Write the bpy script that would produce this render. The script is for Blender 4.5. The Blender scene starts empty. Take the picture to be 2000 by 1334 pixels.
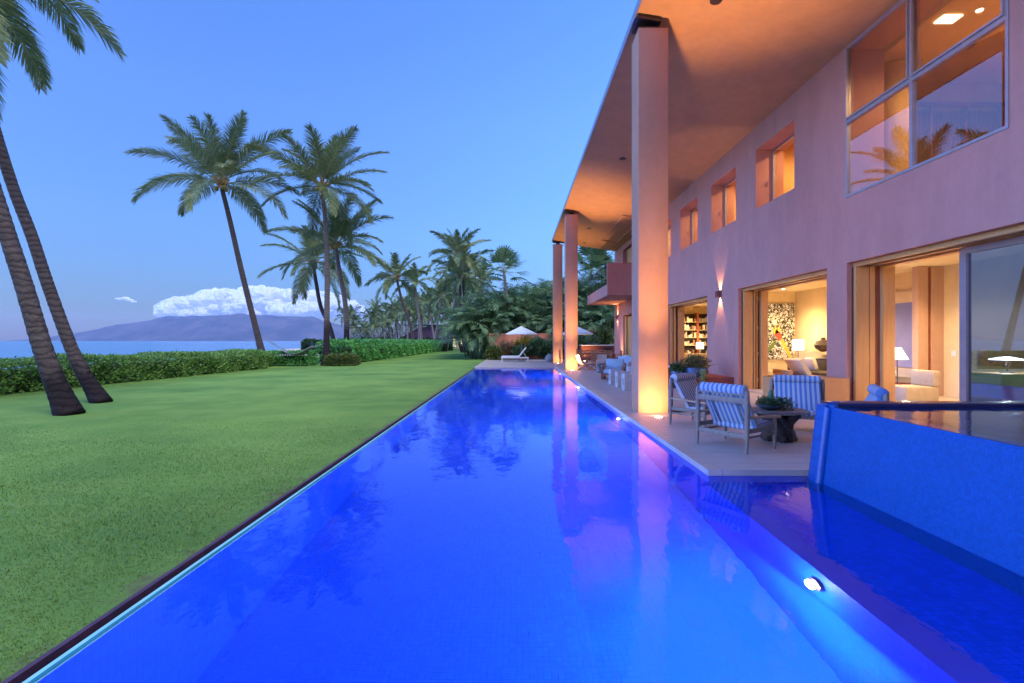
import bpy, bmesh, math, random
import numpy as np
from mathutils import Vector, Matrix, Euler
sc = bpy.context.scene
COL = sc.collection
R = math.radians
PI = math.pi
RNG = random.Random(7)

# ------------------------------------------------------------------ camera
F = 960.0                       # focal length in pixels of the 2000 px wide photograph
cd = bpy.data.cameras.new('camera')
cam = bpy.data.objects.new('camera', cd)
COL.objects.link(cam)
cam.location = (0, 0, 1.5)
cam.rotation_euler = (R(90), 0, 0)
cd.sensor_width = 36
cd.lens = 36 * F / 2000
cd.shift_x = -7 / 2000
cd.shift_y = -1.5 / 2000
cd.clip_start = 0.05
cd.clip_end = 60000
sc.camera = cam
# ------------------------------------------------------------------ world, sun, exposure
sc.view_settings.view_transform = 'Standard'
sc.view_settings.look = 'None'
sc.view_settings.exposure = 2.0
sc.view_settings.gamma = 1.0
sc.cycles.sample_clamp_indirect = 3.0
sc.cycles.sample_clamp_direct = 0
sc.cycles.max_bounces = 9
sc.cycles.diffuse_bounces = 3
sc.cycles.glossy_bounces = 4
sc.cycles.transmission_bounces = 8
sc.cycles.transparent_max_bounces = 16
sc.cycles.volume_bounces = 0
sc.cycles.use_denoising = True
w = bpy.data.worlds.new('World')
sc.world = w
w.use_nodes = True
nt = w.node_tree
sky = nt.nodes.new('ShaderNodeTexSky')
sky.sky_type = 'NISHITA'
sky.sun_disc = False
sky.sun_elevation = R(5)
sky.sun_rotation = R(230)
sky.ozone_density = 3.6
sky.dust_density = 0.3
tc = nt.nodes.new('ShaderNodeTexCoord')
sep = nt.nodes.new('ShaderNodeSeparateXYZ')
ramp = nt.nodes.new('ShaderNodeValToRGB')
mul = nt.nodes.new('ShaderNodeMixRGB')
mul.blend_type = 'MULTIPLY'
mul.inputs[0].default_value = 1
nt.links.new(tc.outputs['Generated'], sep.inputs[0])
nt.links.new(sep.outputs['Z'], ramp.inputs[0])
cr = ramp.color_ramp
cr.elements[0].position = 0.0; cr.elements[0].color = (0.20, 0.225, 0.44, 1)
cr.elements[1].position = 0.75; cr.elements[1].color = (0.76, 0.75, 1.08, 1)
for p, c in ((0.06, (0.265, 0.29, 0.48)), (0.2, (0.48, 0.47, 0.66)), (0.4, (0.68, 0.62, 0.91))):
    e = cr.elements.new(p); e.color = (*c, 1)
nt.links.new(sky.outputs[0], mul.inputs[1])
nt.links.new(ramp.outputs[0], mul.inputs[2])
bg = nt.nodes['Background']
# brighter lavender glow of the western sky, left of and behind the viewer
dt = nt.nodes.new('ShaderNodeVectorMath'); dt.operation = 'DOT_PRODUCT'
dt.inputs[1].default_value = Vector((-1.0, -.14, .30)).normalized()
nt.links.new(tc.outputs['Generated'], dt.inputs[0])
r2 = nt.nodes.new('ShaderNodeValToRGB')
r2.color_ramp.elements[0].position = .70; r2.color_ramp.elements[0].color = (.2, .2, .2, 1)
r2.color_ramp.elements[1].position = .95; r2.color_ramp.elements[1].color = (.98, 1.08, 1.26, 1)
nt.links.new(dt.outputs['Value'], r2.inputs[0])
m2_ = nt.nodes.new('ShaderNodeMixRGB'); m2_.blend_type = 'MULTIPLY'; m2_.inputs[0].default_value = 1
nt.links.new(mul.outputs[0], m2_.inputs[1]); nt.links.new(r2.outputs[0], m2_.inputs[2])
# sky dimmed behind the viewer so that camera-facing faces stay darker
d3 = nt.nodes.new('ShaderNodeVectorMath'); d3.operation = 'DOT_PRODUCT'; d3.inputs[1].default_value = (0, -1, 0)
nt.links.new(tc.outputs['Generated'], d3.inputs[0])
r3 = nt.nodes.new('ShaderNodeValToRGB')
r3.color_ramp.elements[0].position = .1; r3.color_ramp.elements[0].color = (1, 1, 1, 1)
r3.color_ramp.elements[1].position = .65; r3.color_ramp.elements[1].color = (.42, .44, .50, 1)
nt.links.new(d3.outputs['Value'], r3.inputs[0])
m3_ = nt.nodes.new('ShaderNodeMixRGB'); m3_.blend_type = 'MULTIPLY'; m3_.inputs[0].default_value = 1
nt.links.new(m2_.outputs[0], m3_.inputs[1]); nt.links.new(r3.outputs[0], m3_.inputs[2])
nt.links.new(m3_.outputs[0], bg.inputs[0])
bg.inputs[1].default_value = 1.0
sd = bpy.data.lights.new('sun', 'SUN')
sd.energy = 1.05
sd.angle = R(42)
sd.color = (0.90, 0.95, 1.0)
sun = bpy.data.objects.new('sun', sd)
COL.objects.link(sun)
sun.rotation_euler = Vector((0.42, -0.62, 1.0)).to_track_quat('Z', 'Y').to_euler()

# ------------------------------------------------------------------ materials
def rgb(c): return (c[0], c[1], c[2], 1)

class N:
    def __init__(s, name):
        s.m = bpy.data.materials.new(name)
        s.m.use_nodes = True
        s.t = s.m.node_tree
        s.b = s.t.nodes['Principled BSDF']
        s.out = s.t.nodes['Material Output']
    def n(s, typ, **kw):
        nd = s.t.nodes.new('ShaderNode' + typ)
        for k, v in kw.items():
            if k.startswith('i_'):
                key = k[2:]
                key = int(key) if key.isdigit() else key
                nd.inputs[key].default_value = v
            else: setattr(nd, k, v)
        return nd
    def l(s, a, b): s.t.links.new(a, b)
    def coord(s, scale=(1, 1, 1), kind='Object'):
        t = s.n('TexCoord'); m = s.n('Mapping')
        m.inputs['Scale'].default_value = scale
        s.l(t.outputs[kind], m.inputs[0])
        return m.outputs[0]
    def noise(s, vec, scale, detail=3, rough=.55):
        n = s.n('TexNoise'); n.inputs['Scale'].default_value = scale
        n.inputs['Detail'].default_value = detail; n.inputs['Roughness'].default_value = rough
        s.l(vec, n.inputs['Vector']); return n.outputs['Fac']
    def ramp(s, fac, stops):
        r = s.n('ValToRGB'); c = r.color_ramp
        c.elements[0].position = stops[0][0]; c.elements[0].color = rgb(stops[0][1])
        c.elements[1].position = stops[-1][0]; c.elements[1].color = rgb(stops[-1][1])
        for p, col in stops[1:-1]:
            e = c.elements.new(p); e.color = rgb(col)
        s.l(fac, r.inputs[0]); return r.outputs[0]
    def mix(s, fac, a, b, mode='MIX'):
        m = s.n('MixRGB'); m.blend_type = mode
        for i, v in ((0, fac), (1, a), (2, b)):
            if hasattr(v, 'links'): s.l(v, m.inputs[i])
            elif i == 0: m.inputs[0].default_value = v
            else: m.inputs[i].default_value = rgb(v)
        return m.outputs[0]
    def math(s, op, a, b=None):
        m = s.n('Math'); m.operation = op
        for i, v in ((0, a), (1, b)):
            if v is None: continue
            if hasattr(v, 'links'): s.l(v, m.inputs[i])
            else: m.inputs[i].default_value = v
        return m.outputs[0]
    def bump(s, h, strength=.3, dist=.01, nrm=None):
        b = s.n('Bump'); b.inputs['Strength'].default_value = strength
        b.inputs['Distance'].default_value = dist
        s.l(h, b.inputs['Height'])
        if nrm is not None: s.l(nrm, b.inputs['Normal'])
        s.l(b.outputs[0], s.b.inputs['Normal'])
        return b.outputs[0]
    def set(s, base=None, rough=.6, metal=0, spec=.5):
        if base is not None:
            if hasattr(base, 'links'): s.l(base, s.b.inputs['Base Color'])
            else: s.b.inputs['Base Color'].default_value = rgb(base)
        s.b.inputs['Roughness'].default_value = rough
        s.b.inputs['Metallic'].default_value = metal
        s.b.inputs['Specular IOR Level'].default_value = spec

MATS = {}
def pm(name, a, b=None, rough=.6, scale=4, metal=0, bump=0, bscale=60, bdist=.01, stretch=(1, 1, 1), spec=.5, detail=4):
    if name in MATS: return MATS[name]
    k = N(name)
    b = b or tuple(x * .78 for x in a)
    v = k.coord(stretch)
    c = k.ramp(k.noise(v, scale, detail), ((.3, b), (.68, a)))
    k.set(c, rough, metal, spec)
    if bump: k.bump(k.noise(v, bscale, 3), bump, bdist)
    MATS[name] = k.m
    return k.m

def emit(name, col, s):
    k = N(name)
    k.set((.8, .8, .8), .5)
    k.b.inputs['Emission Color'].default_value = rgb(col)
    k.b.inputs['Emission Strength'].default_value = s
    return k.m

def stucco(name, a, b, bump=.5, bs=38, bd=.02):
    k = N(name); v = k.coord()
    n1 = k.noise(v, .55, 5, .6); n2 = k.noise(v, 5, 4, .6); n3 = k.noise(k.coord((1, 1, .25)), 2.2, 4, .65)
    c = k.ramp(n1, ((.25, b), (.7, a)))
    c = k.mix(.22, c, k.ramp(n2, ((.3, tuple(x * .7 for x in b)), (.7, a))))
    c = k.mix(.16, c, k.ramp(n3, ((.4, tuple(x * .55 for x in b)), (.6, a))))
    k.set(c, .85, 0, .25)
    k.bump(k.math('ADD', k.noise(v, bs, 4, .6), k.math('MULTIPLY', k.noise(v, 7, 2), .8)), bump, bd)
    return k.m
M_wall = stucco('terracotta_stucco', (.53, .238, .18), (.48, .214, .164), .45, 45, .010)
M_col = stucco('rough_column_stucco', (.55, .26, .155), (.50, .23, .14), .7, 30, .007)
M_soff = stucco('soffit_plaster', (.62, .29, .13), (.59, .27, .12), .2, 30, .006)
M_garden = stucco('garden_wall_plaster', (.66, .25, .15), (.55, .19, .11), .4, 30, .01)
M_planter = stucco('red_planter_plaster', (.26, .075, .06), (.20, .06, .05), .3, 40, .01)
M_int = stucco('cream_plaster', (.78, .62, .36), (.74, .58, .33), .1, 30, .004)
M_ceil = stucco('ceiling_plaster', (.80, .66, .42), (.78, .63, .40), .1, 30, .004)
M_intor = stucco('amber_plaster', (.68, .40, .16), (.62, .35, .13), .1, 30, .004)
M_pinkint = stucco('mauve_panel', (.60, .40, .30), (.55, .36, .28), .05, 30, .004)
M_door = pm('amber_door_wood', (.62, .33, .12), (.55, .27, .09), .45, 3, stretch=(6, 6, .5), bump=.1)
M_dark = pm('dark_red_wood', (.16, .05, .035), (.10, .03, .02), .5, 6, stretch=(4, 4, .5))
M_frame = pm('aluminium_frame', (.42, .36, .36), (.36, .31, .31), .35, 12, metal=.4)
M_bronze = pm('bronze_steel', (.10, .06, .06), (.06, .035, .035), .4, 10, metal=.6)
M_edge = pm('zinc_fascia', (.35, .34, .38), (.28, .27, .31), .4, 9, metal=.5)
M_teak = pm('weathered_teak', (.30, .215, .16), (.19, .135, .10), .65, 5, stretch=(9, 9, 1.5), bump=.25, bscale=25, bdist=.004)
M_teakarm = pm('golden_teak', (.47, .30, .17), (.33, .19, .10), .5, 5, stretch=(9, 1.5, 9), bump=.2, bscale=25, bdist=.003)
M_teakw = pm('warm_teak', (.50, .24, .11), (.36, .15, .07), .5, 5, stretch=(7, 7, 1.5), bump=.1)
M_redwood = pm('red_mahogany', (.34, .10, .05), (.24, .065, .035), .4, 5, stretch=(7, 7, 1))
M_white = pm('white_stone', (.74, .72, .69), (.64, .62, .60), .6, 7, bump=.15)
M_canvas = pm('umbrella_canvas', (.80, .77, .72), (.74, .71, .66), .8, 6, bump=.1)
M_chaise = pm('white_lounger_resin', (.75, .74, .72), (.68, .67, .66), .5, 6)
M_paleblue = pm('pale_blue_cushion', (.34, .44, .50), (.28, .37, .43), .85, 9, bump=.2, bscale=200, bdist=.002)
M_sling = pm('beige_sling', (.52, .44, .36), (.44, .37, .30), .85, 9, bump=.2, bscale=200, bdist=.002)
M_wicker = pm('wicker', (.36, .24, .14), (.22, .14, .08), .7, 60, bump=.8, bscale=90, bdist=.01)
M_black = pm('charcoal_fabric', (.06, .05, .05), (.035, .03, .03), .8, 9)
M_creamf = pm('cream_fabric', (.52, .45, .35), (.45, .39, .30), .85, 9)
M_stone = pm('garden_rock', (.34, .31, .30), (.22, .20, .19), .85, 3, bump=.8, bscale=9, bdist=.05)
M_bowlb = pm('glazed_blue_bowl', (.05, .16, .32), (.10, .07, .05), .25, 7, bump=.2, bscale=20)
M_bowlg = pm('grey_green_bowl', (.10, .13, .15), (.06, .08, .09), .3, 10)
M_root = pm('dark_root_wood', (.075, .05, .045), (.03, .02, .018), .55, 9, bump=1, bscale=14, bdist=.03)
M_tabletop = pm('driftwood_top', (.27, .19, .15), (.16, .11, .09), .6, 6, stretch=(2, 9, 9), bump=.4, bscale=20)
M_trunk = None
M_cab = pm('cabinet_oak', (.50, .29, .13), (.38, .20, .08), .4, 5, stretch=(6, 6, .8), bump=.1)
M_sand = pm('beach_sand', (.52, .38, .30), (.42, .30, .24), .9, .2)
M_soil = pm('dark_soil', (.07, .05, .04), (.04, .03, .025), .95, 5, bump=.8, bscale=20)
M_metalstrip = pm('brown_edge_metal', (.085, .03, .06), (.05, .018, .035), .55, 8, bump=.3)
M_black2 = pm('slot_shade_tyre_black', (.015, .015, .015), (.01, .01, .01), .6, 8)  # shade of the overflow slot put into a near-black colour; wheels share it
M_cactus = pm('cactus_skin', (.12, .22, .10), (.07, .14, .06), .6, 30, bump=.6, bscale=60, bdist=.01)
M_rope = pm('grey_rope', (.20, .22, .25), (.15, .17, .19), .9, 40)
M_bull = emit('lit_bulb_glass', (1, .86, .6), 6)
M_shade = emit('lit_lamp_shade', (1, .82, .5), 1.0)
M_lens = emit('uplight_lens', (1, .78, .42), 14)
M_poollens = emit('pool_lamp_lens', (.75, .85, 1), 14)
M_panel = emit('ceiling_light_panel', (1, .85, .5), 2.2)

# trunk
def trunkmat(name, a, b, ring, fh=.9):
    k = N(name)
    t = k.n('TexCoord'); sp = k.n('SeparateXYZ'); k.l(t.outputs['Object'], sp.inputs[0])
    v = k.coord()
    w1 = k.math('ADD', k.math('MULTIPLY', sp.outputs['Z'], ring), k.math('MULTIPLY', k.noise(v, 2.0, 4), 2.6))
    fr = k.math('FRACT', w1)
    c = k.ramp(fr, ((0, tuple(x * .35 for x in b)), (.16, b), (.6, a), (1, tuple(x * .8 for x in a))))
    c2 = k.mix(k.noise(k.coord((1, 1, 4)), 5, 5, .7), tuple(x * .5 for x in b), c)
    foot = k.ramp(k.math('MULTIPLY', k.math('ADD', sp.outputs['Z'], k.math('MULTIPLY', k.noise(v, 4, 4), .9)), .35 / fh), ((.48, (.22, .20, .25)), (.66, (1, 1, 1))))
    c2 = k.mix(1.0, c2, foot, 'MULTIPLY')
    k.set(c2, .9, 0, .2)
    k.bump(k.math('ADD', fr, k.noise(v, 18, 4)), .9, .03)
    return k.m
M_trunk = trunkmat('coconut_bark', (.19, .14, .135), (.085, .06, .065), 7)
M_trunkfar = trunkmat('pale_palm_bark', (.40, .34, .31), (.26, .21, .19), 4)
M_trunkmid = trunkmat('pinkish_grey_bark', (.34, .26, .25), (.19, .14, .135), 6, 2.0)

def leafmat(name, a, b, c3=None, trans=.35, rough=.5, nscale=.8):
    k = N(name)
    g = k.n('NewGeometry')
    base = k.ramp(g.outputs['Random Per Island'], ((0, b), (.55, a), (1, c3 or a)))
    nz = k.noise(k.coord(), nscale, 3)
    base = k.mix(k.ramp(nz, ((.38, (0, 0, 0)), (.62, (.55, .55, .55)))), base, b)
    k.set(base, rough, 0, .35)
    tr = k.n('BsdfTranslucent'); k.l(base, tr.inputs[0])
    mx = k.n('MixShader'); mx.inputs[0].default_value = trans
    k.l(k.b.outputs[0], mx.inputs[1]); k.l(tr.outputs[0], mx.inputs[2]); k.l(mx.outputs[0], k.out.inputs[0])
    return k.m
M_palm = leafmat('coconut_frond', (.22, .275, .11), (.10, .145, .06), (.35, .34, .15))
M_palm2 = leafmat('coconut_frond_far', (.18, .25, .10), (.07, .13, .06), (.28, .31, .14))
M_fan = leafmat('fan_palm_leaf', (.16, .26, .11), (.08, .14, .06), (.24, .31, .16))
M_areca = leafmat('areca_leaf', (.16, .30, .15), (.05, .10, .06), (.34, .44, .16))
M_hedge = leafmat('hedge_leaf', (.20, .37, .08), (.09, .19, .04), (.32, .46, .11), .25, .45, 2)
M_hedge2 = leafmat('bright_hedge_leaf', (.14, .42, .09), (.07, .23, .055), (.22, .52, .12), .25, .45, 1)
M_darkh = leafmat('dark_hedge_leaf', (.04, .09, .03), (.025, .055, .02), (.06, .12, .03), .2)
M_bushy = leafmat('flowering_shrub_leaf', (.10, .17, .03), (.05, .09, .02), (.34, .22, .04), .2)
M_croton = leafmat('croton_leaf', (.42, .33, .04), (.12, .13, .025), (.45, .16, .03), .25)
M_redsh = leafmat('reddish_shrub_leaf', (.25, .13, .07), (.12, .08, .04), (.35, .18, .10), .25)
M_dshrub = leafmat('dark_shrub_leaf', (.08, .155, .07), (.04, .08, .04), (.13, .22, .09), .2)
M_greenery = leafmat('pot_plant_leaf', (.11, .17, .05), (.05, .09, .03), (.20, .22, .08), .2)
M_core = pm('shrub_inner_shade', (.02, .035, .012), (.012, .02, .008), .95, 6)  # near-black: the shade inside the foliage is put into this colour
M_blade = leafmat('grass_blade', (.14, .25, .048), (.11, .205, .04), (.175, .28, .058), .3, .6, .5)

# lawn
k = N('lawn_grass'); v = k.coord()
c = k.ramp(k.noise(v, .35, 5, .6), ((.3, (.07, .16, .034)), (.7, (.205, .325, .062))))
c = k.mix(k.ramp(k.noise(v, 1.4, 4, .6), ((.5, (0, 0, 0)), (.8, (.35, .35, .35)))), c, (.22, .26, .085))
c = k.mix(.2, c, k.ramp(k.noise(v, 60, 5, .75), ((.3, (.04, .09, .022)), (.7, (.23, .36, .085)))))
tx_ = k.n('TexCoord'); sx_ = k.n('SeparateXYZ'); k.l(tx_.outputs['Object'], sx_.inputs[0])
near = k.math('MULTIPLY', k.math('MAXIMUM', k.math('SUBTRACT', 1.0, k.math('MULTIPLY', k.math('SUBTRACT', -2.35, sx_.outputs['X']), 2.6)), 0.0), .35)
dry = k.ramp(k.math('ADD', k.noise(v, 3.2, 4, .65), near), ((.70, (0, 0, 0)), (.86, (.75, .75, .75))))
c = k.mix(dry, c, (.13, .105, .065))
k.set(c, .95, 0, .1)
k.bump(k.math('ADD', k.noise(v, 70, 4, .7), k.math('MULTIPLY', k.noise(v, 9, 3), .6)), .6, .02)
M_lawn = k.m
# deck
def tilemat(name, a, b, w, h, mort=.006, rough=.45, bump=.25):
    k = N(name); v = k.coord()
    br = k.n('TexBrick'); k.l(v, br.inputs['Vector'])
    br.inputs['Scale'].default_value = 1; br.inputs['Brick Width'].default_value = w
    br.inputs['Row Height'].default_value = h; br.inputs['Mortar Size'].default_value = mort
    br.inputs['Color1'].default_value = rgb(a); br.inputs['Color2'].default_value = rgb(b)
    br.inputs['Mortar'].default_value = rgb(tuple(x * .5 for x in b)); br.offset = .5
    br.inputs['Bias'].default_value = -.1
    c = k.mix(.45, br.outputs['Color'], k.ramp(k.noise(k.coord((1, 3, 1)), 2.5, 6, .65), ((.3, tuple(x * .7 for x in b)), (.7, a))))
    c = k.mix(k.ramp(k.noise(v, 30, 5, .7), ((.62, (0, 0, 0)), (.75, (.4, .4, .4)))), c, tuple(x * .5 for x in b))
    k.set(c, rough, 0, .4)
    k.bump(k.math('ADD', k.noise(v, 60, 3), br.outputs['Fac']), bump, -.004)
    return k.m
M_deck = tilemat('travertine_paving', (.58, .46, .38), (.49, .385, .32), 1.2, .6)
M_ifloor = tilemat('interior_stone_floor', (.62, .54, .44), (.56, .48, .38), .9, .9, .004, .3, .05)

def mosaic(name, base, dark, sw='xy', rough=.25, s=.025, amt=1.0, spec=.5):
    k = N(name)
    t = k.n('TexCoord'); sp = k.n('SeparateXYZ'); k.l(t.outputs['Object'], sp.inputs[0])
    cb = k.n('CombineXYZ')
    k.l(sp.outputs[{'xy': 'X', 'yz': 'Y', 'xz': 'X'}[sw]], cb.inputs[0])
    k.l(sp.outputs[{'xy': 'Y', 'yz': 'Z', 'xz': 'Z'}[sw]], cb.inputs[1])
    br = k.n('TexBrick'); k.l(cb.outputs[0], br.inputs['Vector'])
    br.offset = 0; br.inputs['Scale'].default_value = 1
    br.inputs['Brick Width'].default_value = s; br.inputs['Row Height'].default_value = s
    br.inputs['Mortar Size'].default_value = s * .07; br.inputs['Mortar Smooth'].default_value = .3
    br.inputs['Color1'].default_value = rgb(base); br.inputs['Color2'].default_value = rgb(tuple(x * .72 for x in base))
    br.inputs['Mortar'].default_value = rgb(dark)
    c = k.mix(.35, br.outputs['Color'], k.ramp(k.noise(k.coord(), 3, 4), ((.3, tuple(x * .8 for x in base)), (.7, base))))
    k.set(c, rough, 0, spec)
    k.bump(k.math('ADD', k.math('MULTIPLY', br.outputs['Fac'], -1), k.math('MULTIPLY', k.noise(k.coord(), 90, 2), .8)), .35 * amt, .004)
    return k.m
TB, TD = (.002, .070, .74), (.001, .04, .46)
M_pf = mosaic('pool_mosaic_floor', TB, TD, 'xy', rough=.6, s=.05, spec=.08)
M_pw = mosaic('pool_mosaic_side', TB, TD, 'yz', rough=.6, s=.05, spec=.08)
M_pe = mosaic('pool_mosaic_end', TB, TD, 'xz', rough=.6, s=.05, spec=.08)
SB, SDK = (.002, .080, .33), (.0015, .05, .22)
M_sw = mosaic('spa_mosaic_side', SB, SDK, 'yz')
M_se = mosaic('spa_mosaic_end', SB, SDK, 'xz')

def watermat(name, rough, b1, d1, sc1=3.5, sc2=14, tint=(1, 1, 1)):
    k = N(name)
    k.t.nodes.remove(k.b)
    g = k.n('BsdfGlass'); g.inputs['IOR'].default_value = 1.33; g.inputs['Roughness'].default_value = rough
    g.inputs['Color'].default_value = rgb(tint)
    v = k.coord((1, .6, 1))
    h = k.math('ADD', k.noise(v, sc1, 2, .5), k.math('MULTIPLY', k.noise(v, sc2, 2, .5), .25))
    b = k.n('Bump'); b.inputs['Strength'].default_value = b1; b.inputs['Distance'].default_value = d1
    k.l(h, b.inputs['Height']); k.l(b.outputs[0], g.inputs['Normal']); k.l(g.outputs[0], k.out.inputs[0])
    return k.m
M_water = watermat('pool_water', .0, .5, .010, 2.4, 12)
M_spaw = watermat('spa_water', .0, .5, .012, 3, 14)

def glassmat(name, tint=(1, 1, 1), f=1.0, ior=1.45):
    k = N(name); k.t.nodes.remove(k.b)
    tr = k.n('BsdfTransparent'); tr.inputs[0].default_value = rgb(tint)
    gl = k.n('BsdfGlossy'); gl.inputs['Roughness'].default_value = 0.0
    lw = k.n('LayerWeight'); lw.inputs[0].default_value = .5
    fc = k.math('ADD', .045 * f, k.math('MULTIPLY', k.math('POWER', lw.outputs['Facing'], 4.0), .95))
    mx = k.n('MixShader')
    k.l(fc, mx.inputs[0]); k.l(tr.outputs[0], mx.inputs[1]); k.l(gl.outputs[0], mx.inputs[2])
    k.l(mx.outputs[0], k.out.inputs[0])
    return k.m
M_glass = glassmat('window_glass', (.93, .95, .95), 1.6, 1.55)
M_bigglass = glassmat('coated_window_glass', (.85, .87, .88), 5.5)
M_doorglass = glassmat('tinted_door_glass', (.42, .55, .80), 4.5, 1.6)
M_rail = glassmat('railing_glass', (.55, .62, .60), 1.4)
M_edgeglass = pm('aqua_edge_glass', (.30, .62, .60), (.22, .52, .52), .15, 6)
M_edgeteal = pm('teal_edge_glass', (.01, .19, .24), (.01, .14, .19), .15, 6)

# sea
k = N('sea_water'); v = k.coord((1, .35, 1))
k.set(k.ramp(k.noise(k.coord((.004, .03, 1)), 1, 4), ((.35, (.020, .12, .26)), (.65, (.03, .16, .32)))), .22, 0, .5)
k.bump(k.noise(v, .8, 4, .6), .35, .25)
M_sea = k.m

# striped cushion: stripes run across local x
k = N('blue_white_striped_canvas')
t = k.n('TexCoord'); sp = k.n('SeparateXYZ'); k.l(t.outputs['Object'], sp.inputs[0])
fr = k.math('FRACT', k.math('MULTIPLY', k.math('ADD', sp.outputs['X'], 10.0), 1 / .072))
st = k.math('GREATER_THAN', fr, .5)
c = k.mix(st, (.045, .14, .36), (.44, .43, .44))
c = k.mix(.15, c, k.ramp(k.noise(k.coord(), 120, 2), ((.3, (.1, .1, .1)), (.7, (.8, .8, .8)))))
k.set(c, .85, 0, .2)
k.bump(k.math('ADD', k.noise(k.coord(), 250, 2), k.math('MULTIPLY', k.noise(k.coord(), 9, 2), 3)), .3, .004)
M_stripe = k.m
# ------------------------------------------------------------------ mesh helpers
class MB:
    def __init__(s): s.bm = bmesh.new()
    def box(s, x0, x1, y0, y1, z0, z1, bev=0, rot=None, at=None, segs=2):
        r = bmesh.ops.create_cube(s.bm, size=1)
        vs = r['verts']
        bmesh.ops.scale(s.bm, vec=(x1 - x0, y1 - y0, z1 - z0), verts=vs)
        bmesh.ops.translate(s.bm, vec=((x0 + x1) / 2, (y0 + y1) / 2, (z0 + z1) / 2), verts=vs)
        if bev:
            es = list({e for v_ in vs for e in v_.link_edges})
            rr = bmesh.ops.bevel(s.bm, geom=es, offset=bev, segments=segs, affect='EDGES', profile=.5)
            vs = list({v_ for f in rr['faces'] for v_ in f.verts} | {v_ for v_ in vs if v_.is_valid})
        if rot is not None:
            at = Vector(at or ((x0 + x1) / 2, (y0 + y1) / 2, (z0 + z1) / 2))
            bmesh.ops.rotate(s.bm, cent=at, matrix=rot, verts=vs)
        return s
    def tube(s, pts, rads, n=8, cap=True):
        pts = [Vector(p) for p in pts]
        if not hasattr(rads, '__len__'): rads = [rads] * len(pts)
        rings = []
        up = Vector((0, 0, 1))
        for i, p in enumerate(pts):
            d = (pts[min(i + 1, len(pts) - 1)] - pts[max(i - 1, 0)]).normalized()
            a = d.cross(up if abs(d.z) < .95 else Vector((1, 0, 0))).normalized()
            b = d.cross(a).normalized()
            rings.append([s.bm.verts.new(p + (a * math.cos(2 * PI * j / n) + b * math.sin(2 * PI * j / n)) * rads[i]) for j in range(n)])
        for i in range(len(rings) - 1):
            for j in range(n):
                s.bm.faces.new((rings[i][j], rings[i][(j + 1) % n], rings[i + 1][(j + 1) % n], rings[i + 1][j]))
        if cap:
            s.bm.faces.new(rings[0][::-1]); s.bm.faces.new(rings[-1])
        return s
    def lathe(s, prof, c=(0, 0, 0), n=20):
        rings = []
        for r, z in prof:
            rings.append([s.bm.verts.new((c[0] + max(r, .0005) * math.cos(2 * PI * j / n), c[1] + max(r, .0005) * math.sin(2 * PI * j / n), c[2] + z)) for j in range(n)])
        for i in range(len(rings) - 1):
            for j in range(n):
                s.bm.faces.new((rings[i][j], rings[i][(j + 1) % n], rings[i + 1][(j + 1) % n], rings[i + 1][j]))
        s.bm.faces.new(rings[0][::-1]); s.bm.faces.new(rings[-1])
        return s
    def ico(s, c, r, sub=2, scl=(1, 1, 1), jit=0, rng=RNG):
        rr = bmesh.ops.create_icosphere(s.bm, subdivisions=sub, radius=1)
        for v_ in rr['verts']:
            j = 1 + rng.uniform(-jit, jit)
            v_.co = Vector((c[0] + v_.co.x * r * scl[0] * j, c[1] + v_.co.y * r * scl[1] * j, c[2] + v_.co.z * r * scl[2] * j))
        return s
    def prism(s, poly, axis, a0, a1):
        """poly: 2d points; extruded along axis ('x','y','z')"""
        def P(p, a):
            return {'x': (a, p[0], p[1]), 'y': (p[0], a, p[1]), 'z': (p[0], p[1], a)}[axis]
        A = [s.bm.verts.new(P(p, a0)) for p in poly]; B = [s.bm.verts.new(P(p, a1)) for p in poly]
        n = len(poly)
        for i in range(n): s.bm.faces.new((A[i], A[(i + 1) % n], B[(i + 1) % n], B[i]))
        s.bm.faces.new(A[::-1]); s.bm.faces.new(B)
        return s
    def face(s, pts):
        s.bm.faces.new([s.bm.verts.new(p) for p in pts]); return s
    def build(s, name, mat, parent=None, smooth=False, flip=True):
        if flip: bmesh.ops.recalc_face_normals(s.bm, faces=s.bm.faces)
        me = bpy.data.meshes.new(name)
        off = Vector((0, 0, 0)); p = parent
        while p is not None: off += p.location; p = p.parent
        if off.length: bmesh.ops.translate(s.bm, vec=-off, verts=s.bm.verts)
        s.bm.to_mesh(me); s.bm.free()
        if smooth:
            me.shade_smooth()
            if smooth != 'all':
                try: me.set_sharp_from_angle(angle=R(40))
                except Exception: pass
        me.materials.append(mat)
        o = bpy.data.objects.new(name, me); COL.objects.link(o)
        if parent is not None: o.parent = parent
        return o

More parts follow.
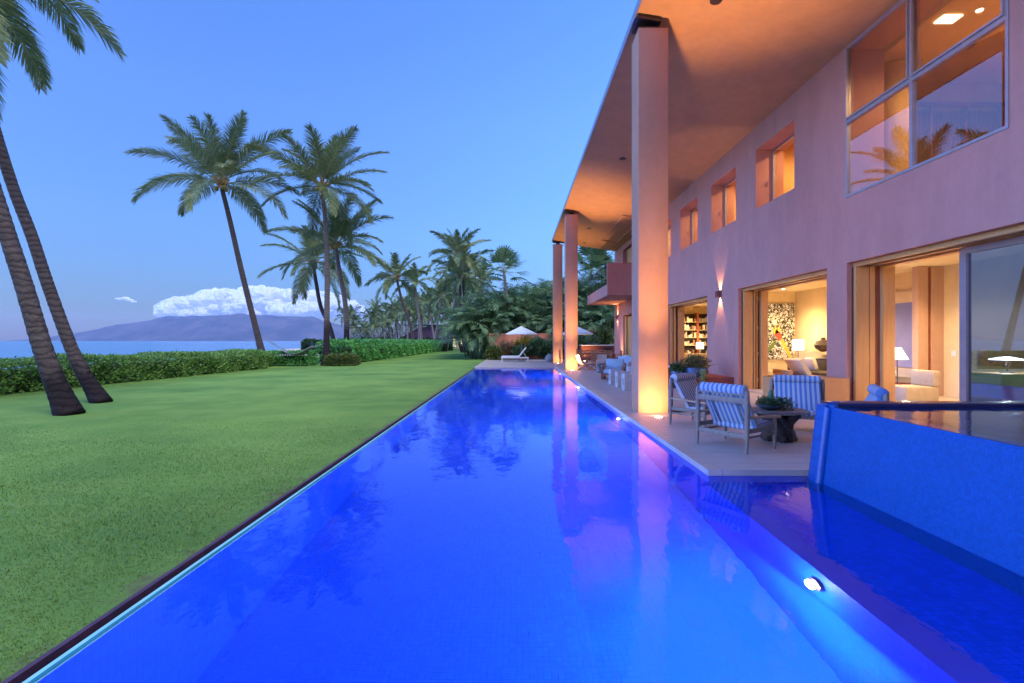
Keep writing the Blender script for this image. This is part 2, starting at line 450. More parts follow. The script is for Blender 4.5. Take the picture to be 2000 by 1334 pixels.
def tag(o, label=None, cat=None, group=None, kind=None):
    if label: o['label'] = label
    if cat: o['category'] = cat
    if group: o['group'] = group
    if kind: o['kind'] = kind
    return o
def thing(name, label, cat, loc=(0, 0, 0), group=None):
    o = bpy.data.objects.new(name, None); COL.objects.link(o)
    o.location = loc; o.empty_display_size = .2
    return tag(o, label, cat, group)
def copy_tree(o, loc=None, rz=None, label=None, parent=None, scl=None):
    c = o.copy(); COL.objects.link(c)
    if parent is not None: c.parent = parent
    for ch in list(o.children): copy_tree(ch, parent=c)
    if loc is not None: c.location = loc
    if rz is not None: c.rotation_euler = (0, 0, rz)
    if label: c['label'] = label
    if scl: c.scale = (scl,) * 3
    return c
def npmesh(name, verts, faces_v, counts, mat, parent=None, smooth=False):
    """verts (n,3) array; faces_v flat loop index; counts loop totals"""
    me = bpy.data.meshes.new(name)
    verts = np.asarray(verts, dtype=np.float32).reshape(-1, 3)
    off = np.zeros(3); p = parent
    while p is not None: off += np.array(p.location); p = p.parent
    verts = verts - off.astype(np.float32)
    me.vertices.add(len(verts)); me.vertices.foreach_set('co', verts.ravel())
    counts = np.asarray(counts, dtype=np.int32); fv = np.asarray(faces_v, dtype=np.int32)
    me.loops.add(len(fv)); me.loops.foreach_set('vertex_index', fv)
    me.polygons.add(len(counts))
    me.polygons.foreach_set('loop_start', np.concatenate(([0], np.cumsum(counts)[:-1])).astype(np.int32))
    me.update(calc_edges=True); me.validate()
    if smooth: me.shade_smooth()
    me.materials.append(mat)
    o = bpy.data.objects.new(name, me); COL.objects.link(o)
    if parent is not None: o.parent = parent
    return o

def lamp(kind, loc, power, col=(1, .62, .28), target=None, size=.04, spot=80, blend=.8, parent=None, name='lamp_light'):
    d = bpy.data.lights.new(name, kind); d.energy = power; d.color = col
    if kind == 'AREA': d.size = size
    else: d.shadow_soft_size = size
    if kind == 'SPOT': d.spot_size = R(spot); d.spot_blend = blend
    o = bpy.data.objects.new(name, d); COL.objects.link(o)
    o.location = loc
    if target is not None:
        o.rotation_euler = (Vector(loc) - Vector(target)).to_track_quat('Z', 'Y').to_euler()
    if parent is not None:
        off = Vector((0, 0, 0)); p = parent
        while p is not None: off += p.location; p = p.parent
        o.parent = parent; o.location = Vector(loc) - off
    return o

# ------------------------------------------------------------------ ground, sea, mountain
WZ = -.07                                    # pool water level
LZ = -.10                                    # lawn level
coast = [(-19, -80), (-19.5, 20), (-21, 38), (-30, 62), (-52, 105), (-66, 140), (-72, 175), (-60, 215), (-40, 260), (-20, 330), (40, 420), (400, 600), (6000, 2500)]
m = MB()
poly = [(-2.345, -80)] + coast + [(6000, -80), (2.6, -80), (2.6, -79), (5000, -79), (5000, 28.3), (-2.345, 28.3)]
turf = [(-19, -80), (-19.5, 20), (-18.6, 38), (-17.5, 60), (-18, 100), (-26, 140), (-30, 200), (-10, 330), (60, 420), (400, 600), (6000, 2500)]
poly = [(-2.345, -80)] + turf + [(6000, 28.3), (-2.345, 28.3)]
f = m.bm.faces.new([m.bm.verts.new((x, y, LZ)) for x, y in poly])
bmesh.ops.triangulate(m.bm, faces=[f])
lawn = tag(m.build('lawn', M_lawn), 'wide mown green lawn between the long pool and the clipped hedges', 'lawn', kind='structure')
m = MB()
outs = []
for i, (x, y) in enumerate(coast):
    a = Vector(coast[max(i - 1, 0)]); b = Vector(coast[min(i + 1, len(coast) - 1)])
    d = (b - a).normalized(); n_ = Vector((-d.y, d.x))
    wd = 14 if y < 45 else 22
    outs.append((x + n_.x * wd, y + n_.y * wd))
inn = [(-19, -80), (-19.5, 20), (-18.6, 38), (-17.5, 60), (-17.8, 90), (-24, 130), (-28, 170), (-29, 195), (-24, 230), (-10, 330), (60, 420), (400, 600), (6000, 2500)]
inn = [inn[min(int(i * (len(inn)) / len(coast)), len(inn) - 1)] for i in range(len(coast))]
top_ = [m.bm.verts.new((x + .6, y, LZ - .012)) for x, y in inn]
ins = [m.bm.verts.new((x, y, -.9 if 45 < y < 420 else LZ - .02)) for x, y in coast]
ous = [m.bm.verts.new((x, y, -3.3)) for x, y in outs]
for i in range(len(coast) - 1):
    m.bm.faces.new((ins[i], ins[i + 1], ous[i + 1], ous[i])); m.bm.faces.new((top_[i], top_[i + 1], ins[i + 1], ins[i]))
tag(m.build('beach', M_sand, smooth=True), 'strip of pinkish sand sloping down to the sea behind the hedges', 'beach', kind='structure')
m = MB(); m.face([(-30000, -400, -3), (30000, -400, -3), (30000, 40000, -3), (-30000, 40000, -3)])
tag(m.build('sea', M_sea), 'calm pale blue sea reaching to the foot of the mountain', 'sea', kind='structure')

# mountain island across the water
def hill():
    rng = np.random.RandomState(5)
    D0 = 8000.0
    xs = np.linspace(140, 745, 150); ny = 34
    prof_x = [140, 170, 200, 240, 280, 310, 345, 400, 440, 500, 560, 610, 650, 690, 725, 745]
    prof_y = [664.5, 657, 651, 640, 630, 624, 619, 616, 614, 614, 616, 621, 629, 644, 658, 664.5]
    V = []; ph = rng.rand(12) * 6
    for i, x in enumerate(xs):
        h = (665.2 - np.interp(x, prof_x, prof_y)) / F * (D0 + 1500)
        for j in range(ny):
            s = j / (ny - 1)
            Y = D0 + s * 1500 * 2
            if s <= .5: z = h * (math.sin(s * PI) ** .9)
            else: z = h * math.sin(s * PI)
            X = (x - 1007) / F * (D0 + 1500) * (.9 + .1 * 1) + 40 * math.sin(j * .9 + x * .03)
            rid = sum(math.sin(x * (.05 + .045 * k) + ph[k] + s * (3 + k)) / (1 + .5 * k) for k in range(10))
            z += (rid * 12 + rng.randn() * 3) * math.sin(s * PI) * min(1, h / 150) * 1.0
            V.append((X, Y, max(z, 0) - 6))
    V = np.array(V)
    fv = []; 
    n0 = len(xs)
    for i in range(n0 - 1):
        for j in range(ny - 1):
            a = i * ny + j; fv += [a, a + ny, a + ny + 1, a + 1]
    k = N('mountain_slope'); v = k.coord((.0016, .0016, .0016))
    k.set(k.ramp(k.noise(v, 1.6, 8, .68), ((.36, (.012, .025, .06)), (.5, (.05, .055, .095)), (.64, (.12, .095, .12)))), .95, 0, .1)
    k.bump(k.noise(v, 7, 6, .7), .9, 60)
    o = npmesh('mountain', V, fv, [4] * (len(fv) // 4), k.m, smooth=True)
    tag(o, 'broad mauve mountain across the sea, its top under the cloud bank', 'mountain', kind='structure')
hill()
# cloud bank behind and above the ridge
def cloudmat():
    k = N('cloud_white')
    k.set((.96, .95, .96), 1, 0, 0)
    v = k.coord((.001, .001, .001))
    k.bump(k.noise(v, 3, 3, .5), .2, 60)
    lw = k.n('LayerWeight'); lw.inputs[0].default_value = .5
    tr = k.n('BsdfTransparent'); mx = k.n('MixShader')
    fac = k.ramp(k.math('ADD', lw.outputs['Facing'], k.math('MULTIPLY', k.math('SUBTRACT', k.noise(v, 3, 3, .5), .5), .5)), ((.30, (0, 0, 0)), (.92, (.95, .95, .95))))
    tl = k.n('BsdfTranslucent'); tl.inputs[0].default_value = (.93, .92, .95, 1)
    m2 = k.n('MixShader'); m2.inputs[0].default_value = .4
    k.l(k.b.outputs[0], m2.inputs[1]); k.l(tl.outputs[0], m2.inputs[2])
    k.l(fac, mx.inputs[0]); k.l(m2.outputs[0], mx.inputs[1]); k.l(tr.outputs[0], mx.inputs[2])
    k.l(mx.outputs[0], k.out.inputs[0])
    return k.m
M_cloud = cloudmat()
D = 12500.0
def cpt(px, py, d=D): return ((px - 1007) / F * d, d, 1.5 + (665 - py) / F * d)
m = MB(); rc = random.Random(11)
top_x = [310, 325, 345, 370, 395, 430, 465, 480, 510, 545, 590, 625, 660, 695, 712]
top_y = [598, 588, 577, 579, 566, 560, 568, 557, 556, 562, 566, 564, 574, 590, 602]
for i in range(520):
    px = rc.uniform(316, 704)
    ty = np.interp(px, top_x, top_y)
    by = 617
    r = rc.choice([3, 5, 7, 9, 12, 16]) * rc.uniform(.8, 1.2)
    r = min(r, (by - ty) / 2)
    py = rc.uniform(ty + r, by - r * .4)
    if rc.random() < .45: py = ty + r * rc.uniform(.9, 1.3)
    d = D + rc.uniform(-250, 350) + (617 - py) * 6
    m.ico(cpt(px, py, d), r / F * d, 2, (rc.uniform(1.1, 1.9), 1.0, rc.uniform(.8, 1)), .06, rc)
cl = m.build('cloud_bank', M_cloud, smooth='all')
def fluffy(o, vox, amt):
    rm = o.modifiers.new('merge', 'REMESH'); rm.mode = 'VOXEL'; rm.voxel_size = vox; rm.use_smooth_shade = True
    for nm, sz, a_ in (('big', vox * 11, amt), ('small', vox * 4, amt * .3)):
        tx = bpy.data.textures.new(nm, 'CLOUDS'); tx.noise_scale = sz; tx.noise_depth = 3
        dm = o.modifiers.new(nm, 'DISPLACE'); dm.texture = tx; dm.strength = a_; dm.mid_level = .5; dm.texture_coords = 'GLOBAL'
fluffy(cl, 15, 95)
tag(cl, 'long white cumulus bank resting on the mountain top', 'cloud', kind='structure')
m = MB()
for px, py, r in ((237, 584, 5), (245, 583, 6), (253, 586, 5), (261, 589, 4), (229, 583, 3)):
    m.ico(cpt(px, py), r / F * D, 2, (1.6, 1, .7), .05, rc)
tag(m.build('small_cloud', M_cloud, smooth='all'), 'small lone white cloud left of the cloud bank', 'cloud', kind='structure')
# wind turbines on the slope
tm = pm('turbine_white', (.8, .8, .8))
wt = [(393, 652), (395, 646), (397, 640), (399, 635), (402, 632), (405, 629), (409, 627), (413, 626), (418, 625), (424, 624), (430, 624), (391, 657)]
proto = None
for i, (px, py) in enumerate(wt):
    d = 8400.0
    if proto is None:
        proto = thing('wind_turbine', 'tiny white wind turbine in the row climbing the mountain slope', 'wind turbine', (0, 0, 0), 'wind turbines on the mountain slope')
        MB().tube([(0, 0, -20), (0, 0, 62)], [2.6, 1.8], 6).build('tower', tm, proto)
        b = MB()
        for a in (90, 210, 330):
            b.tube([(0, -4, 62), (30 * math.cos(R(a)), -4, 62 + 30 * math.sin(R(a)))], [1.8, .8], 4)
        b.build('rotor', tm, proto)
        o = proto
    else: o = copy_tree(proto)
    s_ = (665 - py) / 51 * .5
    o.location = ((px - 1007) / F * (d + s_ * 2000), d + s_ * 2000 - 400, (665 - py - 8) / F * d)

# ------------------------------------------------------------------ pool
PY0, PY1 = -3.0, 28.0
PX0, PX1 = -2.2, 2.23
pd = -1.62
m = MB(); m.face([(PX0, PY0, pd), (PX1, PY0, pd), (PX1, PY1, pd), (PX0, PY1, pd)])
pool = tag(m.build('pool_floor', M_pf), 'cobalt mosaic floor of the long pool', 'pool', kind='structure')
m = MB(); m.box(PX0 - .06, PX0, PY0, PY1, pd - .1, -.075)
m.box(PX1, PX1 + .22, PY0, 5.7, pd - .1, -.40)
m.box(PX1 + .012, PX1 + .3, 5.7, PY1, pd - .1, -.072)
tag(m.build('pool_wall', M_pw), 'cobalt mosaic long walls of the pool', 'pool', kind='structure')
m = MB(); m.box(PX0 - .06, PX1 + .3, PY1 + .002, PY1 + .2, pd - .1, -.072)
m.box(PX1 + .24, 3.6, 5.70, 5.9, pd - .1, -.072)
m.box(PX0 - .06, 7, PY0 - .2, PY0 - .002, pd - .1, -.03)
tag(m.build('pool_end_wall', M_pe), 'mosaic end walls of the pool', 'pool', kind='structure')
m = MB(); m.box(PX1 + .222, 7, PY0, 5.698, pd - .1, -.402)
tag(m.build('pool_shelf', M_pf), 'dark blue shallow shelf of the pool beside the raised spa', 'pool', kind='structure')
# far steps
m = MB(); m.box(PX0 + .002, PX1 - .002, 27.1, 27.99, pd, -.42); m.box(PX0 + .002, PX1 - .002, 26.5, 27.098, pd, -.8)
tag(m.build('pool_step', M_pe), 'submerged steps at the far end of the pool', 'pool', kind='structure')
m = MB(); m.face([(PX0 - .01, PY0, WZ), (PX1 + .01, PY0, WZ), (PX1 + .01, PY1 + .001, WZ), (PX0 - .01, PY1 + .001, WZ)])
m2 = [(PX1 + .01, PY0, WZ), (3.45, PY0, WZ), (3.45, 5.69, WZ), (PX1 + .01, 5.69, WZ)]
m = MB()
xs = [PX0 - .01, PX1 + .01, 3.6]
m.face([(PX0 - .01, PY0, WZ), (3.6, PY0, WZ), (3.6, 5.699, WZ), (PX1 + .011, 5.699, WZ), (PX1 + .011, PY1 + .001, WZ), (PX0 - .01, PY1 + .001, WZ)])
water = tag(m.build('pool_water', M_water, flip=False), 'still deep blue water of the long lap pool', 'water', kind='structure')
# edges on the lawn side
MB().box(-2.262, -2.2605 + .06, PY0, PY1 + .06, -.30, -.066).build('pool_edge', M_edgeglass)
o = bpy.data.objects['pool_edge']; tag(o, 'pale aqua glass edge of the pool on the lawn side', 'pool edge', kind='structure')
tag(MB().box(-2.229, -2.204, PY0, PY1 + .05, -.2, -.0615).build('pool_edge_line', M_edgeteal), 'dark teal line in the aqua pool edge', 'pool edge', kind='structure')
tag(MB().box(-2.32, -2.2625, PY0, PY1 + .06, -.45, -.30).build('gutter', M_black2), 'black overflow slot beside the lawn edge of the pool', 'gutter', kind='structure')
tag(MB().box(-2.352, -2.3205, PY0, PY1 + .1, -.45, -.062).build('lawn_edging', M_metalstrip), 'dark purple-brown metal strip between lawn and pool slot', 'edging', kind='structure')
# ------------------------------------------------------------------ terrace
m = MB()
deckpoly = [(2.235, 5.705), (3.30, 5.705), (6.96, 5.705), (6.96, 34.3), (15, 34.3), (15, 41.2), (-2.36, 41.2), (-2.36, 28.02), (2.235, 28.02)]
m.prism(deckpoly, 'z', -.0685, 0.0)
terrace = tag(m.build('terrace', M_deck), 'pale travertine terrace along the house and round the far end of the pool', 'terrace', kind='structure')
m = MB(); m.box(5.0, 6.96, -4, 5.70, -.12, 0)
tag(m.build('terrace_strip', M_deck), 'strip of travertine terrace behind the raised spa', 'terrace', kind='structure')

# ------------------------------------------------------------------ raised spa
spa = thing('raised_spa', 'raised blue mosaic spa with a spill-over wall standing in the right of the pool', 'spa', (4.5, 3, 0))
m = MB()
m.prism([(3.345, -.402), (3.47, .772), (3.62, .772), (3.62, -.402)], 'y', -2.99, 5.40)
m.build('spill_wall', M_sw, spa)
m = MB()
m.box(3.47, 6.7, 5.36, 5.60, -.40, .80, .02)
m.build('back_wall', M_se, spa, True)
M_cap = pm('navy_wet_cap', (.004, .012, .07), (.002, .008, .045), .2, 9)
MB().box(3.50, 6.72, 5.345, 5.615, .742, .815, .012).build('rim_cap', M_cap, spa, True)
m = MB()
m.prism([(6.5, -.1), (6.5, .812), (6.7, .812), (6.7, -.1)], 'y', -3, 5.3)
m.build('side_wall', M_sw, spa)
m = MB()
pts = [(3.325 + t * .14, 5.45, -.45 + t * 1.2) for t in np.linspace(0, 1, 14)]
pts += [(3.49, 5.452, .772), (3.535, 5.455, .792), (3.60, 5.458, .80)]
m.tube(pts, [.055] * 14 + [.05, .04, .03], 14)
m.box(3.35, 3.46, 5.44, 5.60, -.42, .79, .02, Matrix.Rotation(.115, 3, 'Y'))
m.build('corner_post', M_se, spa, True)
m = MB(); m.box(3.62, 6.5, -2.98, 5.36, .30, .34)
m.build('spa_floor', mosaic('spa_mosaic_floor', (.01, .05, .20), (.005, .02, .1), 'xy'), spa)
m = MB(); m.face([(3.475, -2.98, .7745), (6.5, -2.98, .7745), (6.5, 5.362, .7745), (3.475, 5.362, .7745)])
m.build('spa_water', M_spaw, spa, flip=False)

# pool lamps
for i, (y, zz) in enumerate(((3.62, -.62), (10.4, -.55), (17.0, -.55), (23.8, -.55))):
    t = thing('pool_lamp', ['round underwater lamp nearest the viewer shining from the right pool wall', 'round underwater lamp in the pool wall beside the near column', 'third underwater lamp along the right pool wall', 'underwater lamp near the far right corner of the pool'][i], 'pool lamp', (PX1, y, zz), 'underwater lamps in the pool wall')
    MB().tube([(PX1 + .005, y, zz), (PX1 - .03, y, zz)], .075, 20).build('rim', M_bronze, t, True)
    MB().ico((PX1 - .06, y, zz), .055, 3, (.55, 1, 1)).build('lens', M_poollens, t, 'all')
    lamp('POINT', (PX1 - .24, y, zz - .02), 9, (.6, .75, 1), None, .0, parent=t)
    lamp('SPOT', (PX1 - .17, y, zz), 165, (.42, .64, 1), (PX1 - 2.2, y - .3, zz - 1.5), .004, 179, .15, t)

# ------------------------------------------------------------------ house
HX = 6.9
house = thing('beach_house', 'two storey terracotta stucco house with deep flat roof on tall columns', 'house', (8, 20, 0))
Y_END = 34.3
# (y0,y1,z0,z1) openings in the front wall
openings = [
    (12.17, 14.12, 5.28, 6.97), (15.40, 17.34, 5.28, 6.97), (18.63, 20.58, 5.28, 6.97), (21.85, 23.8, 5.28, 6.97),
    (6.87, 10.27, 4.48, 7.6),
    (17.7, 22.6, .40, 3.12), (10.9, 15.23, 0, 3.11), (4.0, 10.24, 0, 3.12),
    (25.4, 31.5, 0, 3.14), (26.9, 31.6, 4.3, 7.3),
]
def wall_with_openings(y0, y1, z0, z1, xa, xb, ops):
    ys = sorted({y0, y1} | {v for o in ops for v in o[:2]})
    zs = sorted({z0, z1} | {v for o in ops for v in o[2:]})
    bm = bmesh.new()
    cache = {}
    def V(x, y, z):
        kk = (round(x, 4), round(y, 4), round(z, 4))
        if kk not in cache: cache[kk] = bm.verts.new((x, y, z))
        return cache[kk]
    def solid(i, j):
        if i < 0 or j < 0 or i >= len(ys) - 1 or j >= len(zs) - 1: return False
        cy, cz = (ys[i] + ys[i + 1]) / 2, (zs[j] + zs[j + 1]) / 2
        return not any(o[0] < cy < o[1] and o[2] < cz < o[3] for o in ops)
    for i in range(len(ys) - 1):
        for j in range(len(zs) - 1):
            if not solid(i, j): continue
            a, b, c, d = ys[i], ys[i + 1], zs[j], zs[j + 1]
            bm.faces.new([V(xa, a, c), V(xa, a, d), V(xa, b, d), V(xa, b, c)])
            bm.faces.new([V(xb, a, c), V(xb, b, c), V(xb, b, d), V(xb, a, d)])
            if not solid(i - 1, j): bm.faces.new([V(xa, a, c), V(xb, a, c), V(xb, a, d), V(xa, a, d)])
            if not solid(i + 1, j): bm.faces.new([V(xa, b, c), V(xa, b, d), V(xb, b, d), V(xb, b, c)])
            if not solid(i, j - 1): bm.faces.new([V(xa, a, c), V(xa, b, c), V(xb, b, c), V(xb, a, c)])
            if not solid(i, j + 1): bm.faces.new([V(xa, a, d), V(xb, a, d), V(xb, b, d), V(xa, b, d)])
    mb = MB(); mb.bm.free(); mb.bm = bm
    return mb
wall_with_openings(-6, Y_END, -.1, 7.70, HX, 7.7, openings).build('wall', M_wall, house)
MB().box(7.7, 15, 34.0, Y_END, -.1, 7.6).build('wall', M_wall, house)
MB().box(7.7, 15, -6, -5.7, -.1, 7.6).build('wall', M_wall, house)
MB().box(14.7, 15, -5.7, 34.0, -.1, 7.6).build('wall', M_wall, house)
# roof
RE = 2.52
MB().prism([(RE, 8.30), (HX, 7.64), (15.3, 7.64), (15.3, 8.05), (HX, 8.1), (RE, 8.38)], 'y', -6.5, 33.8).build('roof', M_soff, house)
m = MB(); m.box(RE - .03, RE - .002, -6.5, 33.83, 8.27, 8.44); m.box(RE - .03, 15.3, 33.803, 33.83, 8.05, 8.09)
m.build('fascia', M_edge, house)
# soffit panel frame
def soz(x): return 8.30 - (x - RE) * (.66 / (HX - RE))
m = MB()
for (xa, xb, ya, yb) in ((5.4, 5.46, 24.8, 31), (6.35, 6.41, 24.8, 31), (5.46, 6.35, 24.8, 24.9), (5.46, 6.35, 30.9, 31)):
    m.prism([(xa, soz(xa) + .01), (xa, soz(xa) - .07), (xb, soz(xb) - .07), (xb, soz(xb) + .01)], 'y', ya, yb)
m.build('soffit_frame', M_soff, house)
for (x, y) in ((3.9, 17.8), (4.3, 28.6), (4.6, 32.6), (3.9, 9.5)):
    MB().lathe([(.13, 0), (.14, -.015), (.09, -.02)], (x, y, soz(x) + .004), 16).build('soffit_light', M_bronze, house)
# columns
cols = [(2.55, 10.2), (2.58, 25.3), (2.55, 33.2)]
for i, (x, y) in enumerate(cols):
    yb = y + (.6 if i < 2 else .55)
    c_ = MB().box(x, x + .62, y, yb, -.01, 8.0, .012).build('column', M_col, house, True)
    m = MB(); m.box(x + .02, x + .60, y + .02, yb - .02, 8.003, 8.03)
    m.box(x + .22, x + .40, y + .2, yb - .2, 8.03, soz(x + .31) - .06)
    m.prism([(x - .01, soz(x) - .04), (x - .01, soz(x) - .09), (x + .48, soz(x + .48) - .09), (x + .48, soz(x + .48) - .04)], 'y', y - .02, yb - .05)
    m.prism([(x - .01, soz(x) + .001), (x - .01, soz(x) - .04), (x + .46, soz(x + .46) - .04), (x + .46, soz(x + .46) + .001)], 'y', y + .1, yb - .15)
    m.build('bracket', M_bronze, c_)
# balcony
m = MB(); m.box(5.0, 6.895, 26.75, Y_END, 3.98, 4.25)
m.box(5.0, 6.895, 26.75, 26.95, 4.25, 5.75)
m.box(5.0, 5.15, 26.95, Y_END, 4.25, 4.59)
m.box(5.0, 6.895, Y_END - .15, Y_END, 4.25, 4.59)
bal = m.build('balcony', M_wall, house)
m = MB(); m.box(5.06, 5.075, 26.96, Y_END - .05, 4.59, 5.70); m.box(5.08, 6.89, Y_END - .09, Y_END - .075, 4.59, 5.70)
m.build('glass_railing', M_rail, bal)
m = MB(); m.box(5.04, 5.10, 26.955, Y_END - .04, 5.70, 5.75)
for yy in (29, 31, 33): m.box(5.045, 5.09, yy - .015, yy + .015, 4.592, 5.70)
m.build('handrail', M_bronze, bal)

# small deep-set windows
for i, o_ in enumerate(openings[:4]):
    y0, y1, z0, z1 = o_
    t = .05; x = 7.37
    m = MB()
    m.box(x, x + .07, y0, y0 + t, z0, z1); m.box(x, x + .07, y1 - t, y1, z0, z1)
    m.box(x, x + .07, y0 + t, y1 - t, z1 - t, z1); m.box(x, x + .07, y0 + t, y1 - t, z0, z0 + t)
    m.box(x - .03, x, y1 - .10, y1 - .07, (z0 + z1) / 2 - .06, (z0 + z1) / 2 + .06)
    wf = m.build('window', M_frame, house)
    MB().box(x + .03, x + .036, y0 + t, y1 - t, z0 + t, z1 - t).build('pane', M_glass, wf)
# big corner window, four lights
y0, y1, z0, z1 = openings[4]
m = MB(); t = .045; x = 6.885; zt = 6.05; ym = 8.57
for (a, b, c_, d) in ((y0, y0 + t, z0, z1), (y1 - t, y1, z0, z1), (ym - .03, ym + .03, z0, z1)):
    m.box(x, x + .09, a, b, c_, d)
for (a, b) in ((y0 + t, ym - .03), (ym + .03, y1 - t)):
    m.box(x, x + .09, a, b, z0, z0 + t); m.box(x, x + .09, a, b, z1 - t, z1); m.box(x, x + .09, a, b, zt - .035, zt + .035)
    # proud casement frame of the upper lights
    m.box(x - .035, x - .002, a + .0, b - .0, zt + .037, zt + .07); m.box(x - .035, x - .002, a, a + .03, zt + .072, z1 - .03); m.box(x - .035, x - .002, b - .03, b, zt + .072, z1 - .03)
m.box(x + .09, x + .11, ym - .12, ym - .09, zt + .12, zt + .3)
wf = m.build('window', M_frame, house)
for (a, b) in ((y0 + t, ym - .03), (ym + .03, y1 - t)):
    for (c_, d) in ((z0 + t, zt - .035), (zt + .035, z1 - t)):
        MB().box(x + .04, x + .046, a, b, c_, d).build('pane', M_bigglass, wf)

# doors and folding shutters
def shutters(yc, side, zt, strips):
    """strips in x at the far jamb (y=yc), facing the camera"""
    for j, (xa, xb, mt, th) in enumerate(strips):
        MB().box(xa, xb, yc - th, yc - .002, .014, zt - .09).build('folding_shutter' if mt is not M_dark else 'gap_shade_strip', mt, house)  # dark strips stand in for the shade in the gaps between leaves
def hinges(x, y, zs):
    for z in zs: MB().box(x - .018, x + .018, y - .03, y, z - .05, z + .05).build('hinge', M_frame, house)
shutters(15.23, 1, 3.11, [(7.0, 7.03, M_dark, .02), (7.035, 7.30, M_door, .10), (7.305, 7.33, M_dark, .03), (7.335, 7.37, M_door, .12), (7.375, 7.53, M_dark, .02), (7.535, 7.74, M_door, .16), (7.42, 7.45, M_door, .10)])
hinges(7.48, 15.2, (.3, 1.1, 1.9, 2.8))
shutters(22.6, 1, 3.12, [(7.1, 7.2, M_door, .08), (7.205, 7.24, M_dark, .02), (7.245, 7.34, M_door, .08), (7.345, 7.44, M_dark, .02), (7.445, 7.72, M_door, .12)])
shutters(10.24, 1, 3.12, [(7.0, 7.025, M_dark, .02), (7.03, 7.30, M_door, .09), (7.305, 7.315, M_dark, .03), (7.32, 7.43, M_door, .08), (7.435, 7.55, M_redwood, .05), (7.555, 7.80, M_door, .14)])
shutters(31.5, 1, 3.14, [(7.0, 7.2, M_door, .3), (7.22, 7.4, M_door, .6), (7.42, 7.72, M_door, .9)])
MB().box(7.1, 7.16, 25.6, 31.0, .014, 3.0).build('folding_shutter', M_door, house)
MB().box(7.1, 7.16, 27.2, 31.3, 4.32, 7.25).build('folding_shutter', M_door, house)
for (ya, yb, zt) in ((17.7, 22.6, 3.12), (10.9, 15.23, 3.11), (4.0, 10.24, 3.12)):
    m = MB(); m.box(7.03, 7.10, ya + .002, yb - .002, zt - .085, zt - .003); m.box(7.30, 7.37, ya + .002, yb - .002, zt - .085, zt - .003)
    m.box(7.55, 7.72, ya + .002, yb - .002, zt - .10, zt - .003)
    m.build('door_header', M_door, house)
    MB().box(7.12, 7.28, ya + .002, yb - .002, zt - .03, zt - .004).build('door_track', M_dark, house)
# sliding glass door
m = MB(); m.box(7.33, 7.42, 8.0, 8.12, .014, 3.02); m.box(7.33, 7.42, 4.1, 7.998, 2.92, 3.02); m.box(7.33, 7.42, 4.1, 7.998, .014, .10)
sd_ = m.build('sliding_door', pm('grey_door_metal', (.34, .24, .22), (.28, .20, .19), .4, 8, metal=.2), house)
MB().box(7.37, 7.378, 4.1, 8.0, .10, 2.92).build('pane', M_doorglass, sd_)

# interior: floors, ceilings, walls
MB().box(6.965, 14.7, -5.7, 33.99, -.1, .012).build('floor', M_ifloor, house)
MB().box(7.705, 14.69, -5.69, 33.98, 3.5, 4.0).build('ceiling', M_ceil, house)
MB().box(11.5, 11.7, -5.6, 20.2, .012, 3.5).build('inner_wall', M_int, house)
MB().box(8.7, 11.5, 20.2, 20.35, .012, 3.5).build('inner_wall', M_int, house)
MB().box(7.75, 11.5, 3.2, 3.4, .012, 3.5).build('inner_wall', M_int, house)
MB().box(11.7, 11.85, 20.35, 33.9, .012, 3.5).build('inner_wall', M_int, house)
MB().box(7.75, 11.7, 28.6, 28.75, .012, 3.5).build('inner_wall', M_int, house)
MB().box(10.81, 11.08, 13.2, 13.4, .012, 3.49).build('inner_wall', M_pinkint, house)
MB().box(11.085, 11.175, 13.24, 13.38, .012, 3.49).build('door_post', M_redwood, house)
MB().box(11.18, 11.498, 13.2, 13.4, .012, 3.49).build('inner_wall', M_pinkint, house)
# upper rooms
MB().box(7.705, 14.69, -5.69, 33.98, 7.50, 7.63).build('ceiling', M_intor, house)
MB().box(8.9, 11.9, 11.5, 11.65, 4.0, 7.5).build('inner_wall', M_intor, house)
MB().box(7.71, 8.9, 11.2, 11.65, 4.0, 7.5).build('inner_wall', M_intor, house)
MB().box(11.9, 12.05, 3, 11.65, 4.0, 7.5).build('inner_wall', M_intor, house)
for yy in (14.9, 18.1, 21.3, 24.6):
    MB().box(7.71, 11, yy - .07, yy + .07, 4.0, 7.5).build('inner_wall', M_intor, house)
MB().box(10.0, 10.15, 11.66, 24.6, 4.0, 7.5).build('inner_wall', M_int, house)
# lattice screens
m = MB()
for x_ in np.arange(8.93, 11.88, .05): m.box(x_, x_ + .018, 11.42, 11.437, 4.02, 6.85)
for z_ in np.arange(4.05, 6.85, .05): m.box(8.93, 11.88, 11.438, 11.452, z_, z_ + .018)
m.build('lattice_screen', M_redwood, house)
m = MB()
for x_ in (8.9, 9.6, 10.4, 11.2, 11.84): m.box(x_, x_ + .07, 11.38, 11.417, 4.01, 6.92)
m.box(8.9, 11.9, 11.37, 11.40, 6.92, 7.02)
m.build('screen_frame', M_redwood, house)
MB().box(7.88, 8.22, 9.03, 9.26, 7.47, 7.498).build('light_panel', M_panel, house)
MB().box(9.0, 9.3, 9.9, 10.1, 7.48, 7.499).build('air_vent', M_bronze, house)

